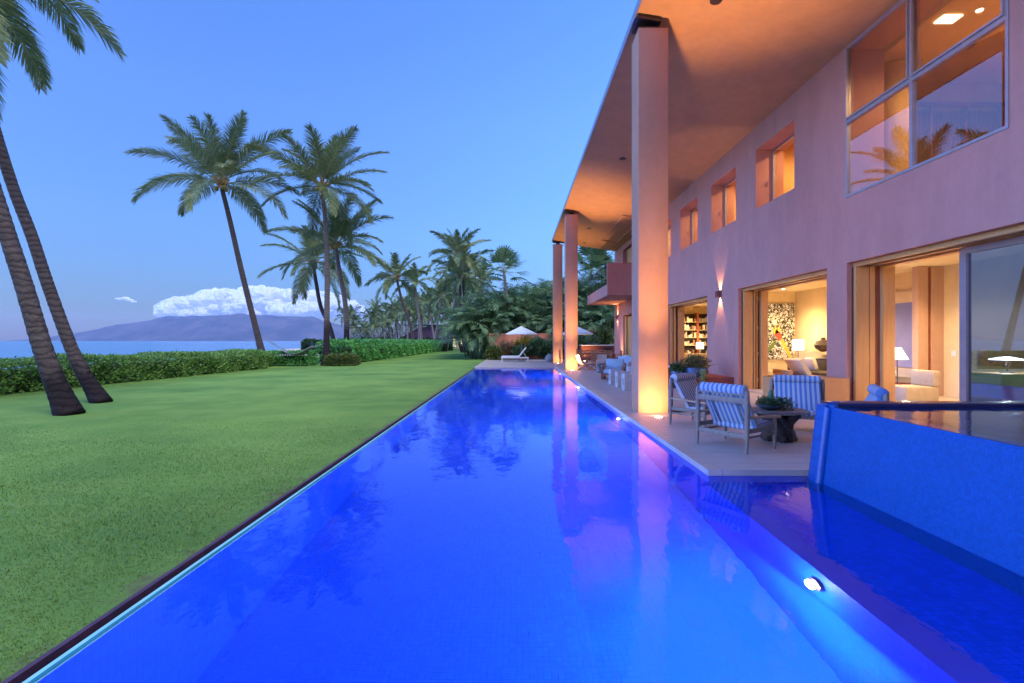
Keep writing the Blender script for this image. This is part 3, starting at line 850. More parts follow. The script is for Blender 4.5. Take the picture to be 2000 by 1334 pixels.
# downlights
def downlight(x, y, z, power, label, spot=130, target=None, col=(1, .63, .26)):
    t = thing('downlight', label, 'ceiling light', (x, y, z), 'recessed downlights in the ceilings')
    MB().lathe([(.075, 0), (.075, -.012), (.055, -.014)], (x, y, z), 14).build('ring', M_white, t)
    MB().lathe([(.05, -.0145), (.05, -.02)], (x, y, z), 14).build('lens', M_bull, t)
    lamp('SPOT', (x, y, z - .03), power, col, target or (x, y, z - 2), .05, spot, .6, t)
WARM = (1, .66, .30)
DL = [(9.0, 16.3, 260, 'left of two downlights in the living room ceiling beside the doorway'), (9.45, 15.4, 260, 'right of two downlights in the living room ceiling beside the doorway'),
      (10.3, 18.9, 300, 'downlight washing the flower painting'), (10.9, 16.6, 220, 'downlight above the living room sofa'),
      (8.9, 10.6, 260, 'downlight inside the sliding door opening'), (9.9, 11.9, 240, 'downlight over the yellow wall behind the sliding door'), (9.0, 8.0, 420, 'downlight over the oak cabinet'),
      (8.5, 24.1, 260, 'left downlight in the library ceiling'), (9.0, 22.6, 260, 'right downlight in the library ceiling'), (9.5, 27.2, 250, 'downlight over the book shelves')]
for (x, y, p, lb) in DL: downlight(x, y, 3.5, p * .42, lb)
for (x, y, p, lb) in ((8.4, 8.9, 130, 'downlight beside the upper light panel'), (9.8, 8.2, 150, 'downlight in the upper corner room'),
                      (8.7, 13.3, 170, 'downlight behind the nearest small window'), (8.7, 16.5, 170, 'downlight behind the second small window'), (8.7, 19.7, 170, 'downlight behind the third small window'), (8.7, 22.9, 300, 'downlight behind the small window hidden partly by the column')):
    downlight(x, y, 7.5, p, lb, 165)
# ------------------------------------------------------------------ lamps outside
def uplight(x, y, power, label, z=0.0, target=None, spot=63):
    t = thing('uplight', label, 'ground light', (x, y, z), 'uplights set in the terrace at the columns')
    MB().lathe([(.11, -.02), (.11, .004), (.075, .007)], (x, y, z), 18).build('ring', M_frame, t)
    MB().lathe([(.07, .0), (.07, .009)], (x, y, z), 18).build('lens', M_lens, t)
    lamp('SPOT', (x, y, z + .03), power, (1, .60, .22), target or (x, y - .50, z + 3), .05, spot, 1.0, t)
    if target is None: lamp('SPOT', (x, y, z + .03), power * .042, (1, .62, .26), (x + .05, y + .50, z + .50), .05, 158, 1.0, t)
uplight(2.80, 9.62, 900, 'glowing uplight in the paving in front of the nearest column')
uplight(2.85, 24.75, 950, 'glowing uplight in the paving in front of the second column')
uplight(2.86, 32.7, 450, 'uplight in front of the farthest column')
uplight(5.15, 36.6, 60, 'uplight at the foot of the outdoor counter', 0, (5.2, 37.2, 1), 110)
uplight(6.55, 31.8, 150, 'uplight at the wall under the balcony', 0, (6.85, 31.9, 3))
uplight(4.4, 3.2, 520, 'uplight on the near terrace behind the spa', 0, None) if False else None
def sconce(x, y, z, label):
    t = thing('wall_sconce', label, 'wall light', (x, y, z), 'up and down sconces on the facade')
    m = MB(); m.box(x - .14, x - .002, y - .10, y - .088, z - .10, z + .10); m.box(x - .14, x - .002, y + .088, y + .10, z - .10, z + .10)
    m.box(x - .14, x - .128, y - .0878, y + .0878, z - .10, z + .10); m.box(x - .012, x - .002, y - .0878, y + .0878, z - .10, z + .10)
    m.build('shade', M_planter, t)
    MB().lathe([(.03, -.03), (.035, 0), (.03, .03)], (x - .07, y, z), 12).build('bulb', M_bull, t)
    lamp('SPOT', (x - .06, y, z + .05), 42, (1, .62, .30), (x - .02, y, z + 1), .02, 62, .35, t)
    lamp('SPOT', (x - .06, y, z - .05), 42, (1, .62, .30), (x - .02, y, z - 1), .02, 62, .35, t)
sconce(HX, 16.56, 3.07, 'red box sconce on the facade between the two lit rooms')
sconce(HX, 33.2, 3.1, 'small red box sconce on the far wall under the balcony')

# ------------------------------------------------------------------ planters and benches at the facade
tag(MB().box(4.3, 6.89, 15.5, 17.5, 0.002, .345, .01).build('planter_bench', M_planter), 'low dark red plaster bench carrying the potted plants', 'bench')
t = thing('stepped_bench', 'higher dark red plinth with a grey stone top behind the potted plants', 'bench', (5.2, 18, 0))
MB().box(4.6, 5.9, 17.52, 18.6, .002, .54).build('body', M_planter, t)
MB().box(4.58, 5.92, 17.50, 18.62, .541, .60).build('stone_top', M_white, t)
tag(MB().box(5.45, 6.893, 10.14, 10.85, 0.002, .72, .006).build('low_wall', stucco('orange_bench_plaster', (.66, .33, .13), (.60, .29, .11), .2, 30, .006)), 'low orange plaster wall beside the sliding door opening', 'wall')

# ------------------------------------------------------------------ furniture: striped lounge chair
def skew(m, mat): bmesh.ops.transform(m.bm, matrix=mat, verts=m.bm.verts); return m
def lounge_chair():
    t = thing('lounge_chair', '', 'chair', (0, 0, 0), 'striped teak lounge chairs round the root table')
    W = .385
    for sx in (-1, 1):
        x = sx * W
        m = MB(); m.tube([(x, -.315, 0), (x, -.31, .16), (x, -.30, .34), (x, -.30, .70), (x, -.302, .80), (x, -.305, .84)], [.017, .026, .034, .034, .032, .020], 10)
        m.build('leg', M_teak, t, True)
        m = MB(); m.tube([(x, .335, 0), (x, .335, .12), (x, .335, .28), (x, .335, .43)], [.016, .025, .032, .026], 10)
        m.build('leg', M_teak, t, True)
        m = MB()
        prof = [(-.30, .028), (-.15, .035), (.05, .042), (.25, .052), (.38, .055), (.43, .04), (.445, .015)]
        top = []; bot = []
        poly = [(x - w_, y) for y, w_ in prof] + [(x + w_, y) for y, w_ in reversed(prof)]
        m.prism(poly, 'z', .432, .46)
        bmesh.ops.rotate(m.bm, cent=(x, .4, .445), matrix=Matrix.Rotation(R(-2.5), 3, 'X'), verts=m.bm.verts)
        m.build('armrest', M_teakarm, t, True)
        m = MB(); m.box(x - .014, x + .014, -.29, .33, .265, .325, .006)
        m.box(x - .012, x + .012, -.29, .33, .20, .228, .005)
        m.build('side_rail', M_teak, t, True)
    m = MB(); m.box(-W, W, .32, .35, .24, .32, .006); m.build('front_rail', M_teak, t, True)
    m = MB(); m.box(-W, W, -.315, -.29, .185, .255, .006); m.build('back_rail', M_teak, t, True)
    m = MB(); m.box(-W, W, -.325, -.30, .655, .735, .008); m.box(-W, W, -.32, -.30, .765, .79, .004); m.build('back_crossbar', M_teak, t, True)
    # back cushion slopes forward from the top bar to the seat
    a = Vector((0, -.275, .80)); b = Vector((0, .04, .27)); L_ = (b - a).length
    ang = math.atan2(a.y - b.y, a.z - b.z)
    rot = Matrix.Rotation(-ang, 3, 'X')
    mid = (a + b) / 2
    m = MB(); m.box(-.345, .345, mid.y - .035, mid.y + .035, mid.z - L_ / 2, mid.z + L_ / 2, .028, rot, None, 3)
    bc = m.build('back_cushion', M_stripe, t, True)
    m = MB(); m.tube([(-.352, -.27, .835), (-.34, -.27, .835), (.34, -.27, .835), (.352, -.27, .835)], [.05, .072, .072, .05], 18)
    m.build('head_roll', M_stripe, t, True)
    m = MB(); m.box(-.345, .345, -.04, .37, .255, .345, .032, Matrix.Rotation(R(6), 3, 'X'), (0, 0, .30), 3)
    m.build('seat_cushion', M_stripe, t, True)
    for x in (-.2, .2):
        m = MB(); off = Vector((0, -.048, -.028))
        m.tube([(x, a.y - .035, a.z - .04), (x, mid.y - .052, mid.z - .03), (x, b.y - .045, b.z + .01)], .009, 6)
        m.ico((x + .012, mid.y - .115, mid.z + .11), .02, 1, (1, .7, 1.3), .2)
        m.build('tie_strap', M_rope, t, True)
    return t
def place(o, x, y, d, label=None, z=0):
    o.location = (x, y, z); o.rotation_euler = (0, 0, math.atan2(-d[0], d[1]))
    if label: o['label'] = label
ch = lounge_chair()
chB = ch
def rearc(cx, cy, d):           # centre of the chair from the middle between its rear legs
    l_ = math.hypot(*d); return cx + .31 * d[0] / l_, cy + .31 * d[1] / l_
x, y = rearc(2.85, 6.82, (.85, .53)); place(chB, x, y, (.85, .53), 'striped teak lounge chair seen from behind, nearest the pool corner')
c2 = copy_tree(ch); x, y = rearc(3.06, 9.05, (.66, -.75)); place(c2, x, y, (.66, -.75), 'striped teak lounge chair in front of the low red bench beside the near column')
c2 = copy_tree(ch); x, y = rearc(4.86, 8.50, (-.42, -.90)); place(c2, x, y, (-.42, -.90), 'striped teak lounge chair facing the pool in front of the living room doorway')
c2 = copy_tree(ch); x, y = rearc(4.78, 6.42, (-.88, .48)); place(c2, x, y, (-.88, .48), 'striped teak lounge chair mostly hidden behind the raised spa')

# root table with bowl and cactus
t = thing('root_table', 'rough driftwood coffee table on a dark gnarled root among the striped chairs', 'table', (3.95, 7.45, 0))
m = MB(); rr = random.Random(3)
prof = []
for i in range(26):
    a = 2 * PI * i / 26; r = 1 + rr.uniform(-.09, .09)
    prof.append((3.95 + .44 * r * math.cos(a), 7.42 + .36 * r * math.sin(a)))
m.prism(prof, 'z', .425, .462); m.build('table_top', M_tabletop, t)
m = MB()
for i in range(9):
    a = 2 * PI * i / 9 + rr.uniform(-.3, .3); r0 = rr.uniform(.16, .26); r1 = rr.uniform(.10, .30)
    p = [(3.98 + r1 * math.cos(a), 7.43 + r1 * math.sin(a), .42), (3.99 + .13 * math.cos(a + .5), 7.43 + .13 * math.sin(a + .5), .27), (3.98 + .12 * math.cos(a + .9), 7.43 + .12 * math.sin(a + .9), .14), (3.98 + r0 * math.cos(a + 1.1), 7.43 + r0 * math.sin(a + 1.1), .0)]
    m.tube(p, [.05, .075, .08, .05], 8)
m.ico((3.98, 7.43, .20), .17, 3, (1, 1, 1.1), .1); m.ico((4.08, 7.36, .10), .12, 2, (1, 1, .9), .12)
m.build('root_base', M_root, t, 'all')

def leafcloud(n, sampler, size, asp=.45, seed=1, tilt=1.0, up=.3):
    """n small folded leaves; sampler(rs, n) -> positions (n,3), outward dirs (n,3)"""
    rs = np.random.RandomState(seed)
    P, Nn = sampler(rs, n)
    d = Nn + rs.randn(n, 3) * .6 * tilt; d[:, 2] += up; d /= np.linalg.norm(d, axis=1)[:, None] + 1e-9
    q = rs.randn(n, 3); s = np.cross(d, q); s /= np.linalg.norm(s, axis=1)[:, None] + 1e-9
    nrm = np.cross(d, s)
    L_ = (size * rs.uniform(.6, 1.3, n))[:, None]; Wd = L_ * asp
    V = np.stack([P, P + d * L_ * .5 + s * Wd * .5 + nrm * L_ * .08, P + d * L_, P + d * L_ * .5 - s * Wd * .5 + nrm * L_ * .08], 1)
    return V.reshape(-1, 3)
def leafobj(name, V, mat, parent):
    n = len(V) // 4
    return npmesh(name, V, np.arange(n * 4), [4] * n, mat, parent)
def blob_sampler(c, r, shell=.5, lump=.25, seed=0):
    ph = np.random.RandomState(seed).rand(9) * 6.28
    def f(rs, n):
        d = rs.randn(n, 3); d /= np.linalg.norm(d, axis=1)[:, None]
        az = np.arctan2(d[:, 1], d[:, 0])
        lm = 1 + lump * (np.sin(3 * az + ph[0] + 2 * d[:, 2]) * .5 + np.sin(5 * az + ph[1] - 4 * d[:, 2]) * .35 + np.sin(9 * d[:, 2] + 4 * az + ph[2]) * .3)
        rad = (1 - shell * rs.rand(n) ** 1.6) * lm
        return np.array(c) + d * rad[:, None] * np.array(r), d
    return f

t = thing('cactus_bowl', 'shallow grey bowl with a cactus and trailing succulents on the root table', 'planter', (3.83, 7.42, .463))
m = MB(); m.lathe([(.06, .0), (.13, .02), (.185, .065), (.19, .08), (.17, .078), (.16, .06)], (3.83, 7.42, .463), 24); m.build('bowl', M_bowlg, t, True)
m = MB(); m.lathe([(.028, .05), (.036, .1), (.038, .2), (.034, .26), (.02, .285), (.004, .29)], (3.85, 7.42, .47), 12); m.lathe([(.018, .05), (.022, .1), (.018, .13), (.003, .14)], (3.79, 7.40, .47), 10)
m.build('cactus', M_cactus, t, True)
V = np.concatenate([leafcloud(900, blob_sampler((3.84, 7.42, .57), (.19, .15, .07), .9), .05, .3, 4), leafcloud(500, blob_sampler((4.03, 7.36, .54), (.12, .10, .09), .9), .05, .25, 5)])
leafobj('foliage', V, M_greenery, t)

# blue bowls on the planter bench
def potplant(name, label, x, y, z, r, h, n, col, fr, fh, ls, seed, dead=False):
    t = thing(name, label, 'potted plant', (x, y, z))
    MB().lathe([(r * .55, 0), (r * .9, h * .25), (r, h * .55), (r * .93, h * .85), (r * .86, h), (r * .78, h * .97), (r * .7, h * .8)], (x, y, z), 28).build('pot', col, t, True)
    V = leafcloud(n, blob_sampler((x, y, z + h + fh * .4), (fr, fr * .8, fh), .9, .3, seed), ls, .28, seed)
    leafobj('foliage', V, M_greenery, t)
    return t
t = potplant('large_blue_pot', 'large glazed blue bowl of succulents and twigs on the low red bench', 5.78, 15.85, .345, .42, .30, 2600, M_bowlb, .42, .26, .08, 21)
m = MB(); rr = random.Random(9)
for i in range(34):
    a = rr.uniform(0, 2 * PI); p = Vector((5.78 + .2 * math.cos(a), 15.85 + .2 * math.sin(a), .6)); q = p + Vector((.5 * math.cos(a) * rr.uniform(.3, 1.2), .3 * math.sin(a), rr.uniform(.1, .55)))
    m.tube([p, (p + q) / 2 + Vector((0, 0, .06)), q], [.007, .005, .003], 4)
m.build('twigs', pm('brown_twig', (.20, .10, .07)), t)
V = leafcloud(420, lambda rs, n: (np.stack([5.86 + rs.randn(n) * .05, 15.40 + rs.randn(n) * .02, .62 - rs.rand(n) * .42], 1), np.tile([0, -.3, -1.], (n, 1))), .06, .4, 6, .5, -.4)
leafobj('trailing_stem', V, pm('pale_green_trailer', (.35, .42, .16), (.2, .28, .08)), t)
potplant('small_blue_pot', 'small dark blue pot with a spiky succulent beside the large blue bowl', 5.18, 15.75, .345, .2, .2, 700, M_bowlb, .2, .14, .12, 22)

# ------------------------------------------------------------------ terrace furniture further back
M_stoolst = pm('off_white_stone', (.50, .45, .42), (.42, .38, .35), .7, 7, bump=.15)
def stool(x, y, label):
    t = thing('stool', label, 'stool', (x, y, 0), 'white cube stools with slots on the terrace')
    # slotted front towards the pool made of four bars round the slot
    m = MB(); m.box(x + .03, x + .42, y, y + .42, .0, .5, .008)
    m.box(x, x + .029, y, y + .15, 0, .5); m.box(x, x + .029, y + .27, y + .42, 0, .5)
    m.box(x, x + .029, y + .1505, y + .2695, 0, .14); m.box(x, x + .029, y + .1505, y + .2695, .36, .5)
    m.build('body', M_stoolst, t)
    MB().box(x + .022, x + .0285, y + .152, y + .268, .142, .358).build('slot', M_bronze, t)  # dark plate in place of the shade inside the slot hole
stool(3.27, 14.75, 'white cube stool with a dark slot nearest the near column')
stool(3.27, 15.75, 'middle of the three white cube stools with dark slots')
stool(3.27, 16.85, 'white cube stool with a dark slot beside the blue-cushioned armchair')
t0 = thing('concrete_stool', 'small pale stool behind the row of white cube stools', 'stool', (4.45, 19.0, 0))
MB().box(4.3, 4.66, 18.8, 19.16, 0, .52, .02).build('body', M_white, t0)

def armchair(label):
    t = thing('armchair', label, 'armchair', (0, 0, 0), 'low mahogany armchairs on the terrace')
    for s in (-1, 1):
        m = MB(); m.box(s * .40 - .035, s * .40 + .035, -.36, .36, .0, .10, .006); m.box(s * .40 - .035, s * .40 + .035, .30, .36, .10, .50, .006); m.box(s * .40 - .035, s * .40 + .035, -.36, -.30, .10, .62, .006)
        m.build('leg', M_redwood, t)
        MB().box(s * .40 - .05, s * .40 + .05, -.38, .40, .502, .54, .01).build('armrest', M_teakarm, t)
    MB().box(-.362, .362, -.33, .34, .16, .22, .005).build('seat_frame', M_redwood, t)
    MB().box(-.35, .35, -.26, .36, .225, .38, .035).build('seat_cushion', M_paleblue, t, True)
    MB().box(-.35, .35, -.38, -.24, .36, .78, .04, Matrix.Rotation(R(12), 3, 'X')).build('back_cushion', M_paleblue, t, True)
    return t
a = armchair('mahogany armchair with pale blue cushions behind the cube stools'); place(a, 3.85, 19.3, (-.35, -.94))
a2 = copy_tree(a); place(a2, 4.95, 22.6, (-.5, -.85), 'mahogany armchair with pale blue cushions farther along the facade, under the balcony end')
a3 = copy_tree(a); place(a3, 5.4, 19.3, (-1, -.1), 'mahogany armchair nearest the facade, partly hidden by the near column')

def sling_chair(label):
    t = thing('folding_chair', label, 'chair', (0, 0, 0), 'low folding sling chairs with crossed legs')
    for s in (-1, 1):
        x = s * .30
        m = MB(); m.tube([(x, -.42, .74), (x, -.30, .42), (x, -.05, .22), (x, .25, .10), (x, .44, 0)], [.018, .022, .024, .022, .016], 8)
        m.build('leg', M_teakw, t, True)
        m = MB(); x2 = s * .26
        m.tube([(x2, .42, .40), (x2, .20, .34), (x2, -.05, .24), (x2, -.25, .12), (x2, -.40, 0)], [.018, .022, .024, .022, .016], 8)
        m.build('leg', M_teakw, t, True)
    m = MB()
    for (ya, za, yb, zb) in ((-.45, .78, -.33, .46), (-.33, .46, -.18, .31)):
        m.face([(-.29, ya, za), (.29, ya, za), (.29, yb, zb), (-.29, yb, zb)])
    bmesh.ops.solidify(m.bm, geom=m.bm.faces[:], thickness=.02)
    m.build('backrest', M_sling, t)
    MB().box(-.28, .28, -.16, .42, .33, .352, .006, Matrix.Rotation(R(9), 3, 'X')).build('seat', M_sling, t)
    return t
s = sling_chair('folding sling chair turned sideways beside the second column'); place(s, 3.55, 25.0, (1, .25))
s2 = copy_tree(s); place(s2, 4.25, 25.3, (-.6, -.8), 'folding sling chair facing the pool next to the second column')
s3 = copy_tree(s); place(s3, 5.15, 24.6, (-.9, -.3), 'folding sling chair beside the mahogany armchairs under the balcony')
s4 = copy_tree(s); place(s4, 6.0, 25.2, (-1, .3), 'folding sling chair brightly lit against the facade under the balcony')
t = thing('drum_stool', 'small dark drum-shaped stool between the folding chairs', 'stool', (4.0, 23.2, 0))
MB().lathe([(.17, 0), (.2, .05), (.17, .2), (.19, .36), (.21, .40), (.2, .43), (.02, .43)], (4.0, 23.2, 0), 20).build('body', M_bowlg, t, True)
t = thing('side_table', 'low slatted wooden table among the armchairs under the balcony', 'table', (5.5, 21.3, 0))
MB().box(5.1, 5.9, 20.9, 21.6, .36, .40, .006).build('top', M_teakw, t)
for (x, y) in ((5.15, 20.95), (5.85, 20.95), (5.15, 21.55), (5.85, 21.55)): MB().box(x - .03, x + .03, y - .03, y + .03, 0, .358).build('leg', M_teakw, t)

# dining table with chairs
t = thing('dining_table', 'long teak dining table behind the second column', 'table', (4.6, 31, 0))
m = MB()
for i in range(7): m.box(3.6, 6.1, 30.35 + i * .15, 30.35 + i * .15 + .14, .72, .75)
m.build('top', M_teakw, t)
MB().box(3.7, 6.0, 30.45, 31.25, .64, .718).build('apron', M_teakw, t)
for (x, y) in ((3.72, 30.5), (5.95, 30.5), (3.72, 31.2), (5.95, 31.2)): MB().box(x - .04, x + .04, y - .04, y + .04, 0, .638).build('leg', M_teakw, t)
def dining_chair(label):
    t = thing('dining_chair', label, 'chair', (0, 0, 0), 'teak dining chairs round the long table')
    for (x, y, h) in ((-.22, -.22, .92), (.22, -.22, .92), (-.22, .22, .64), (.22, .22, .64)):
        MB().box(x - .022, x + .022, y - .022, y + .022, 0, h, .004).build('leg', M_teakw, t)
    MB().box(-.24, .24, -.195, .25, .42, .45, .006).build('seat', M_teakw, t)
    m = MB()
    for i in range(5): m.box(-.16 + i * .08 - .012, -.16 + i * .08 + .012, -.23, -.215, .47, .84)
    m.box(-.197, .197, -.235, -.21, .84, .91); m.box(-.197, .197, -.232, -.212, .455, .485)
    m.build('backrest', M_teakw, t)
    m = MB()
    for s in (-1, 1): m.box(s * .22 - .03, s * .22 + .03, -.19, .26, .642, .662)
    m.build('armrest', M_teakw, t)
    return t
dc = dining_chair('teak dining chair at the left end of the long table between the columns'); place(dc, 3.0, 30.9, (1, .05))
dlab = ['left-hand teak dining chair on the near side of the long table', 'middle teak dining chair on the near side of the long table', 'right-hand teak dining chair on the near side of the long table',
        'left-hand teak dining chair on the far side of the long table', 'middle teak dining chair on the far side of the long table', 'right-hand teak dining chair on the far side of the long table', 'teak dining chair at the right end of the long table']
for (x, y, d), lb in zip(((4.1, 30.0, (0, 1)), (4.85, 29.95, (.05, 1)), (5.6, 30.0, (0, 1)), (4.1, 31.75, (0, -1)), (4.85, 31.75, (0, -1)), (5.6, 31.75, (0, -1)), (6.4, 30.8, (-1, 0))), dlab):
    place(copy_tree(dc), x, y, d, lb)

# chaise longue
t = thing('sun_lounger', 'white sun lounger with raised back at the far end of the pool', 'sun lounger', (0, 34.9, 0))
x0 = -1.02
MB().box(x0, x0 + 1.95, 34.6, 35.25, .26, .33, .01).build('frame', M_chaise, t)
for (x, y) in ((x0 + .03, 34.63), (x0 + 1.86, 34.63), (x0 + .03, 35.16), (x0 + 1.86, 35.16)): MB().box(x, x + .06, y, y + .06, 0, .259).build('leg', M_chaise, t)
MB().box(x0 + .02, x0 + 1.28, 34.62, 35.23, .335, .43, .03).build('mattress', M_canvas, t, True)
m = MB(); m.box(x0 + 1.24, x0 + 2.08, 34.62, 35.23, .335, .42, .03, Matrix.Rotation(R(-52), 3, 'Y'), (x0 + 1.26, 34.9, .38)); m.build('backrest', M_canvas, t, True)
m = MB(); m.tube([(x0 + 1.58, 34.70, .68), (x0 + 1.78, 34.70, .34)], .018, 6); m.tube([(x0 + 1.58, 35.15, .68), (x0 + 1.78, 35.15, .34)], .018, 6); m.build('strut', M_chaise, t)
MB().box(x0 + 1.2, x0 + 1.65, 34.75, 35.1, .12, .16).build('shelf', M_teakw, t)

# parasols
def parasol(x, y, label, w=1.22):
    t = thing('parasol', label, 'parasol', (x, y, 0), 'white square parasols at the far terrace')
    m = MB(); n = 8
    apex = m.bm.verts.new((x, y, 2.58)); top = m.bm.verts.new((x, y, 2.50))
    ring = []; mid = []
    for j in range(n):
        a = 2 * PI * j / n + PI / 8; ring.append(m.bm.verts.new((x + w * math.cos(a), y + w * math.sin(a), 2.02)))
        mid.append(m.bm.verts.new((x + w * .5 * math.cos(a), y + w * .5 * math.sin(a), 2.30)))
    low = [m.bm.verts.new(v_.co - Vector((0, 0, .07))) for v_ in ring]
    for j in range(n):
        k_ = (j + 1) % n
        m.bm.faces.new((apex, mid[j], mid[k_])); m.bm.faces.new((mid[j], ring[j], ring[k_], mid[k_])); m.bm.faces.new((ring[j], low[j], low[k_], ring[k_]))
    m.bm.verts.remove(top)
    c_ = m.build('canopy', M_canvas, t, flip=False)
    md = c_.modifiers.new('thickness', 'SOLIDIFY'); md.thickness = .008
    MB().lathe([(.05, 0), (.03, .05), (.01, .1)], (x, y, 2.57), 10).build('finial', M_teakw, t)
    MB().tube([(x, y, 0.02), (x, y, 2.5)], .025, 10).build('pole', M_teak, t, True)
    m = MB()
    for j in range(n):
        a = 2 * PI * j / n + PI / 8
        m.tube([(x, y, 2.48), (x + w * .5 * math.cos(a), y + w * .5 * math.sin(a), 2.25), (x + w * .98 * math.cos(a), y + w * .98 * math.sin(a), 1.99)], .01, 4)
    m.build('ribs', M_teakw, t)
    MB().lathe([(.28, 0), (.28, .05), (.06, .08), (.04, .2)], (x, y, 0), 16).build('base', M_stone, t)
parasol(.42, 36.2, 'white parasol open above the sun lounger')
parasol(4.55, 36.4, 'white parasol open above the planting behind the second column')

# garden walls
t = thing('garden_wall', 'terracotta plaster garden wall behind the sun lounger', 'wall', (0, 41, 0))
MB().box(-2.2, 6.0, 40.9, 41.15, -.1, 2.12, .01).build('wall_panel', M_garden, t)
tag(MB().box(6.02, 14, 40.5, 40.8, -.1, 2.45, .01).build('garden_wall', M_garden), 'taller terracotta garden wall behind the outdoor counter', 'wall')
# outdoor counter
t = thing('outdoor_counter', 'brown plastered outdoor counter with pale top beside the house end', 'counter', (6, 38, 0))
MB().box(5.0, 7.6, 37.3, 38.3, 0.002, 1.12, .01).build('body', M_planter, t)
MB().box(4.95, 7.65, 37.25, 38.35, 1.122, 1.18, .01).build('counter_top', M_white, t)
MB().box(6.6, 7.3, 37.27, 37.298, .1, .95).build('cupboard_door', M_bronze, t)
t = thing('counter_bowl', 'dark bowl plant standing on the outdoor counter', 'potted plant', (6.0, 37.8, 1.18))
MB().lathe([(.15, 0), (.35, .06), (.42, .16), (.38, .17), (.3, .1)], (6.0, 37.8, 1.181), 20).build('bowl', M_bowlg, t, True)
leafobj('foliage', leafcloud(900, blob_sampler((6.0, 37.8, 1.5), (.55, .4, .28), .9), .16, .25, 33), M_dshrub, t)
t = thing('boulder', 'smooth grey boulder on the terrace edge left of the farthest column', 'boulder', (2.45, 34.0, 0))
m = MB(); m.ico((2.42, 34.4, .25), .36, 3, (1, .9, .95), .05); m.build('rock', M_stone, t, 'all')
t = thing('table_bowl', 'white tray standing on a block under the balcony', 'tray', (5.6, 33.5, 0))
MB().box(5.3, 6.0, 33.2, 33.8, .0, .6, .01).build('block', M_teakw, t)
MB().lathe([(.2, .601), (.36, .66), (.35, .70), (.2, .68)], (5.65, 33.5, 0), 18).build('tray', M_white, t, True)

# ------------------------------------------------------------------ interiors
# painting (generic flower and branches)
t = thing('painting', 'tall painting of black branches and a yellow red flower on the living room wall', 'painting', (10.6, 20.1, 1.8))
k = N('branch_print'); v = k.coord((1, 1, 1))
def iso(sc_, w_, off):
    vv = k.coord((1, 1, 1)); mp = k.n('Mapping'); mp.inputs['Location'].default_value = (off, off * 2, off); k.l(vv, mp.inputs[0])
    nz = k.noise(mp.outputs[0], sc_, 2.5, .55)
    return k.math('LESS_THAN', k.math('ABSOLUTE', k.math('SUBTRACT', nz, .5)), w_)
f1 = k.math('MAXIMUM', iso(2.2, .016, 3.1), iso(4.5, .020, 7.7))
f1 = k.math('MAXIMUM', f1, k.math('MAXIMUM', iso(3.1, .012, 11.3), iso(9, .035, 1.9)))
f2 = k.math('GREATER_THAN', k.noise(v, 15, 3, .7), .60)
c = k.mix(k.math('MAXIMUM', f1, f2), (.80, .78, .74), (.025, .025, .02))
k.set(c, .6)
MB().box(10.15, 11.42, 20.12, 20.19, .74, 3.02).build('canvas', k.m, t)
def petal(name, pts, mat):
    m = MB(); m.prism([(11.40 - a, b) for a, b in pts], 'y', 20.108, 20.118); m.build(name, mat, t)
Yl = pm('flower_yellow', (.80, .55, .08), (.70, .40, .05)); Rd = pm('flower_red', (.65, .08, .05), (.5, .04, .04)); Gr = pm('flower_green', (.12, .20, .05), (.05, .10, .03))
petal('petal', [(.10, .85), (.25, 1.2), (.42, 1.5), (.58, 1.62), (.50, 1.35), (.32, 1.05), (.2, .8)], Yl)
petal('petal', [(.48, 1.62), (.62, 1.50), (.80, 1.72), (.74, 1.98), (.60, 1.85)], Rd)
petal('petal', [(.56, 1.86), (.60, 2.15), (.70, 1.92), (.78, 2.2), (.80, 1.95), (.92, 2.05), (.80, 1.75)], Yl)
petal('leaf', [(.78, 1.55), (.72, 1.42), (1.1, .95), (1.28, .92), (1.05, 1.25)], Gr)
# switch plate
tag(MB().box(11.47, 11.498, 12.80, 12.94, 1.10, 1.24, .004).build('light_switch', M_white), 'square white switch plate on the yellow wall', 'switch')
# floor lamp in living room
def floorlamp(x, y, zt, r0, r1, h, label, power=14, legs=True):
    t = thing('floor_lamp', label, 'lamp', (x, y, 0))
    MB().tube([(x, y, .02), (x, y, zt + .1)], .012, 8).build('pole', M_bronze, t, True)
    MB().lathe([(.14, .013), (.14, .03), (.02, .04)], (x, y, 0), 18).build('base', M_bronze, t)
    m = MB(); n = 24
    A = [m.bm.verts.new((x + r0 * math.cos(2 * PI * j / n), y + r0 * math.sin(2 * PI * j / n), zt)) for j in range(n)]
    B = [m.bm.verts.new((x + r1 * math.cos(2 * PI * j / n), y + r1 * math.sin(2 * PI * j / n), zt + h)) for j in range(n)]
    for j in range(n): m.bm.faces.new((A[j], A[(j + 1) % n], B[(j + 1) % n], B[j]))
    m.build('lamp_shade', M_shade, t, True)
    lamp('POINT', (x, y, zt + h + .12), power, WARM, None, .05, parent=t)
floorlamp(10.75, 18.7, 1.14, .2, .2, .40, 'floor lamp with white drum shade behind the dark sofa', 16)
floorlamp(9.9, 12.75, 1.02, .24, .08, .30, 'floor lamp with a flared shade by the blind of the inner window', 9)
# sofa dark
t = thing('sofa', 'dark charcoal sofa with a grey cushion in the living room', 'sofa', (11, 17.2, 0))
MB().box(10.2, 11.2, 15.4, 18.2, .12, .44, .05).build('seat', M_black, t, True)
MB().box(11.0, 11.4, 15.2, 18.4, .12, .84, .06).build('backrest', M_black, t, True)
MB().box(10.2, 11.2, 18.2, 18.5, .12, .66, .06).build('armrest', M_black, t, True)
MB().box(10.2, 11.2, 15.1, 15.38, .12, .66, .06).build('armrest', M_black, t, True)
MB().box(10.5, 10.64, 17.3, 17.85, .45, .90, .05, Matrix.Rotation(R(-18), 3, 'Y')).build('cushion', M_white, t, True)
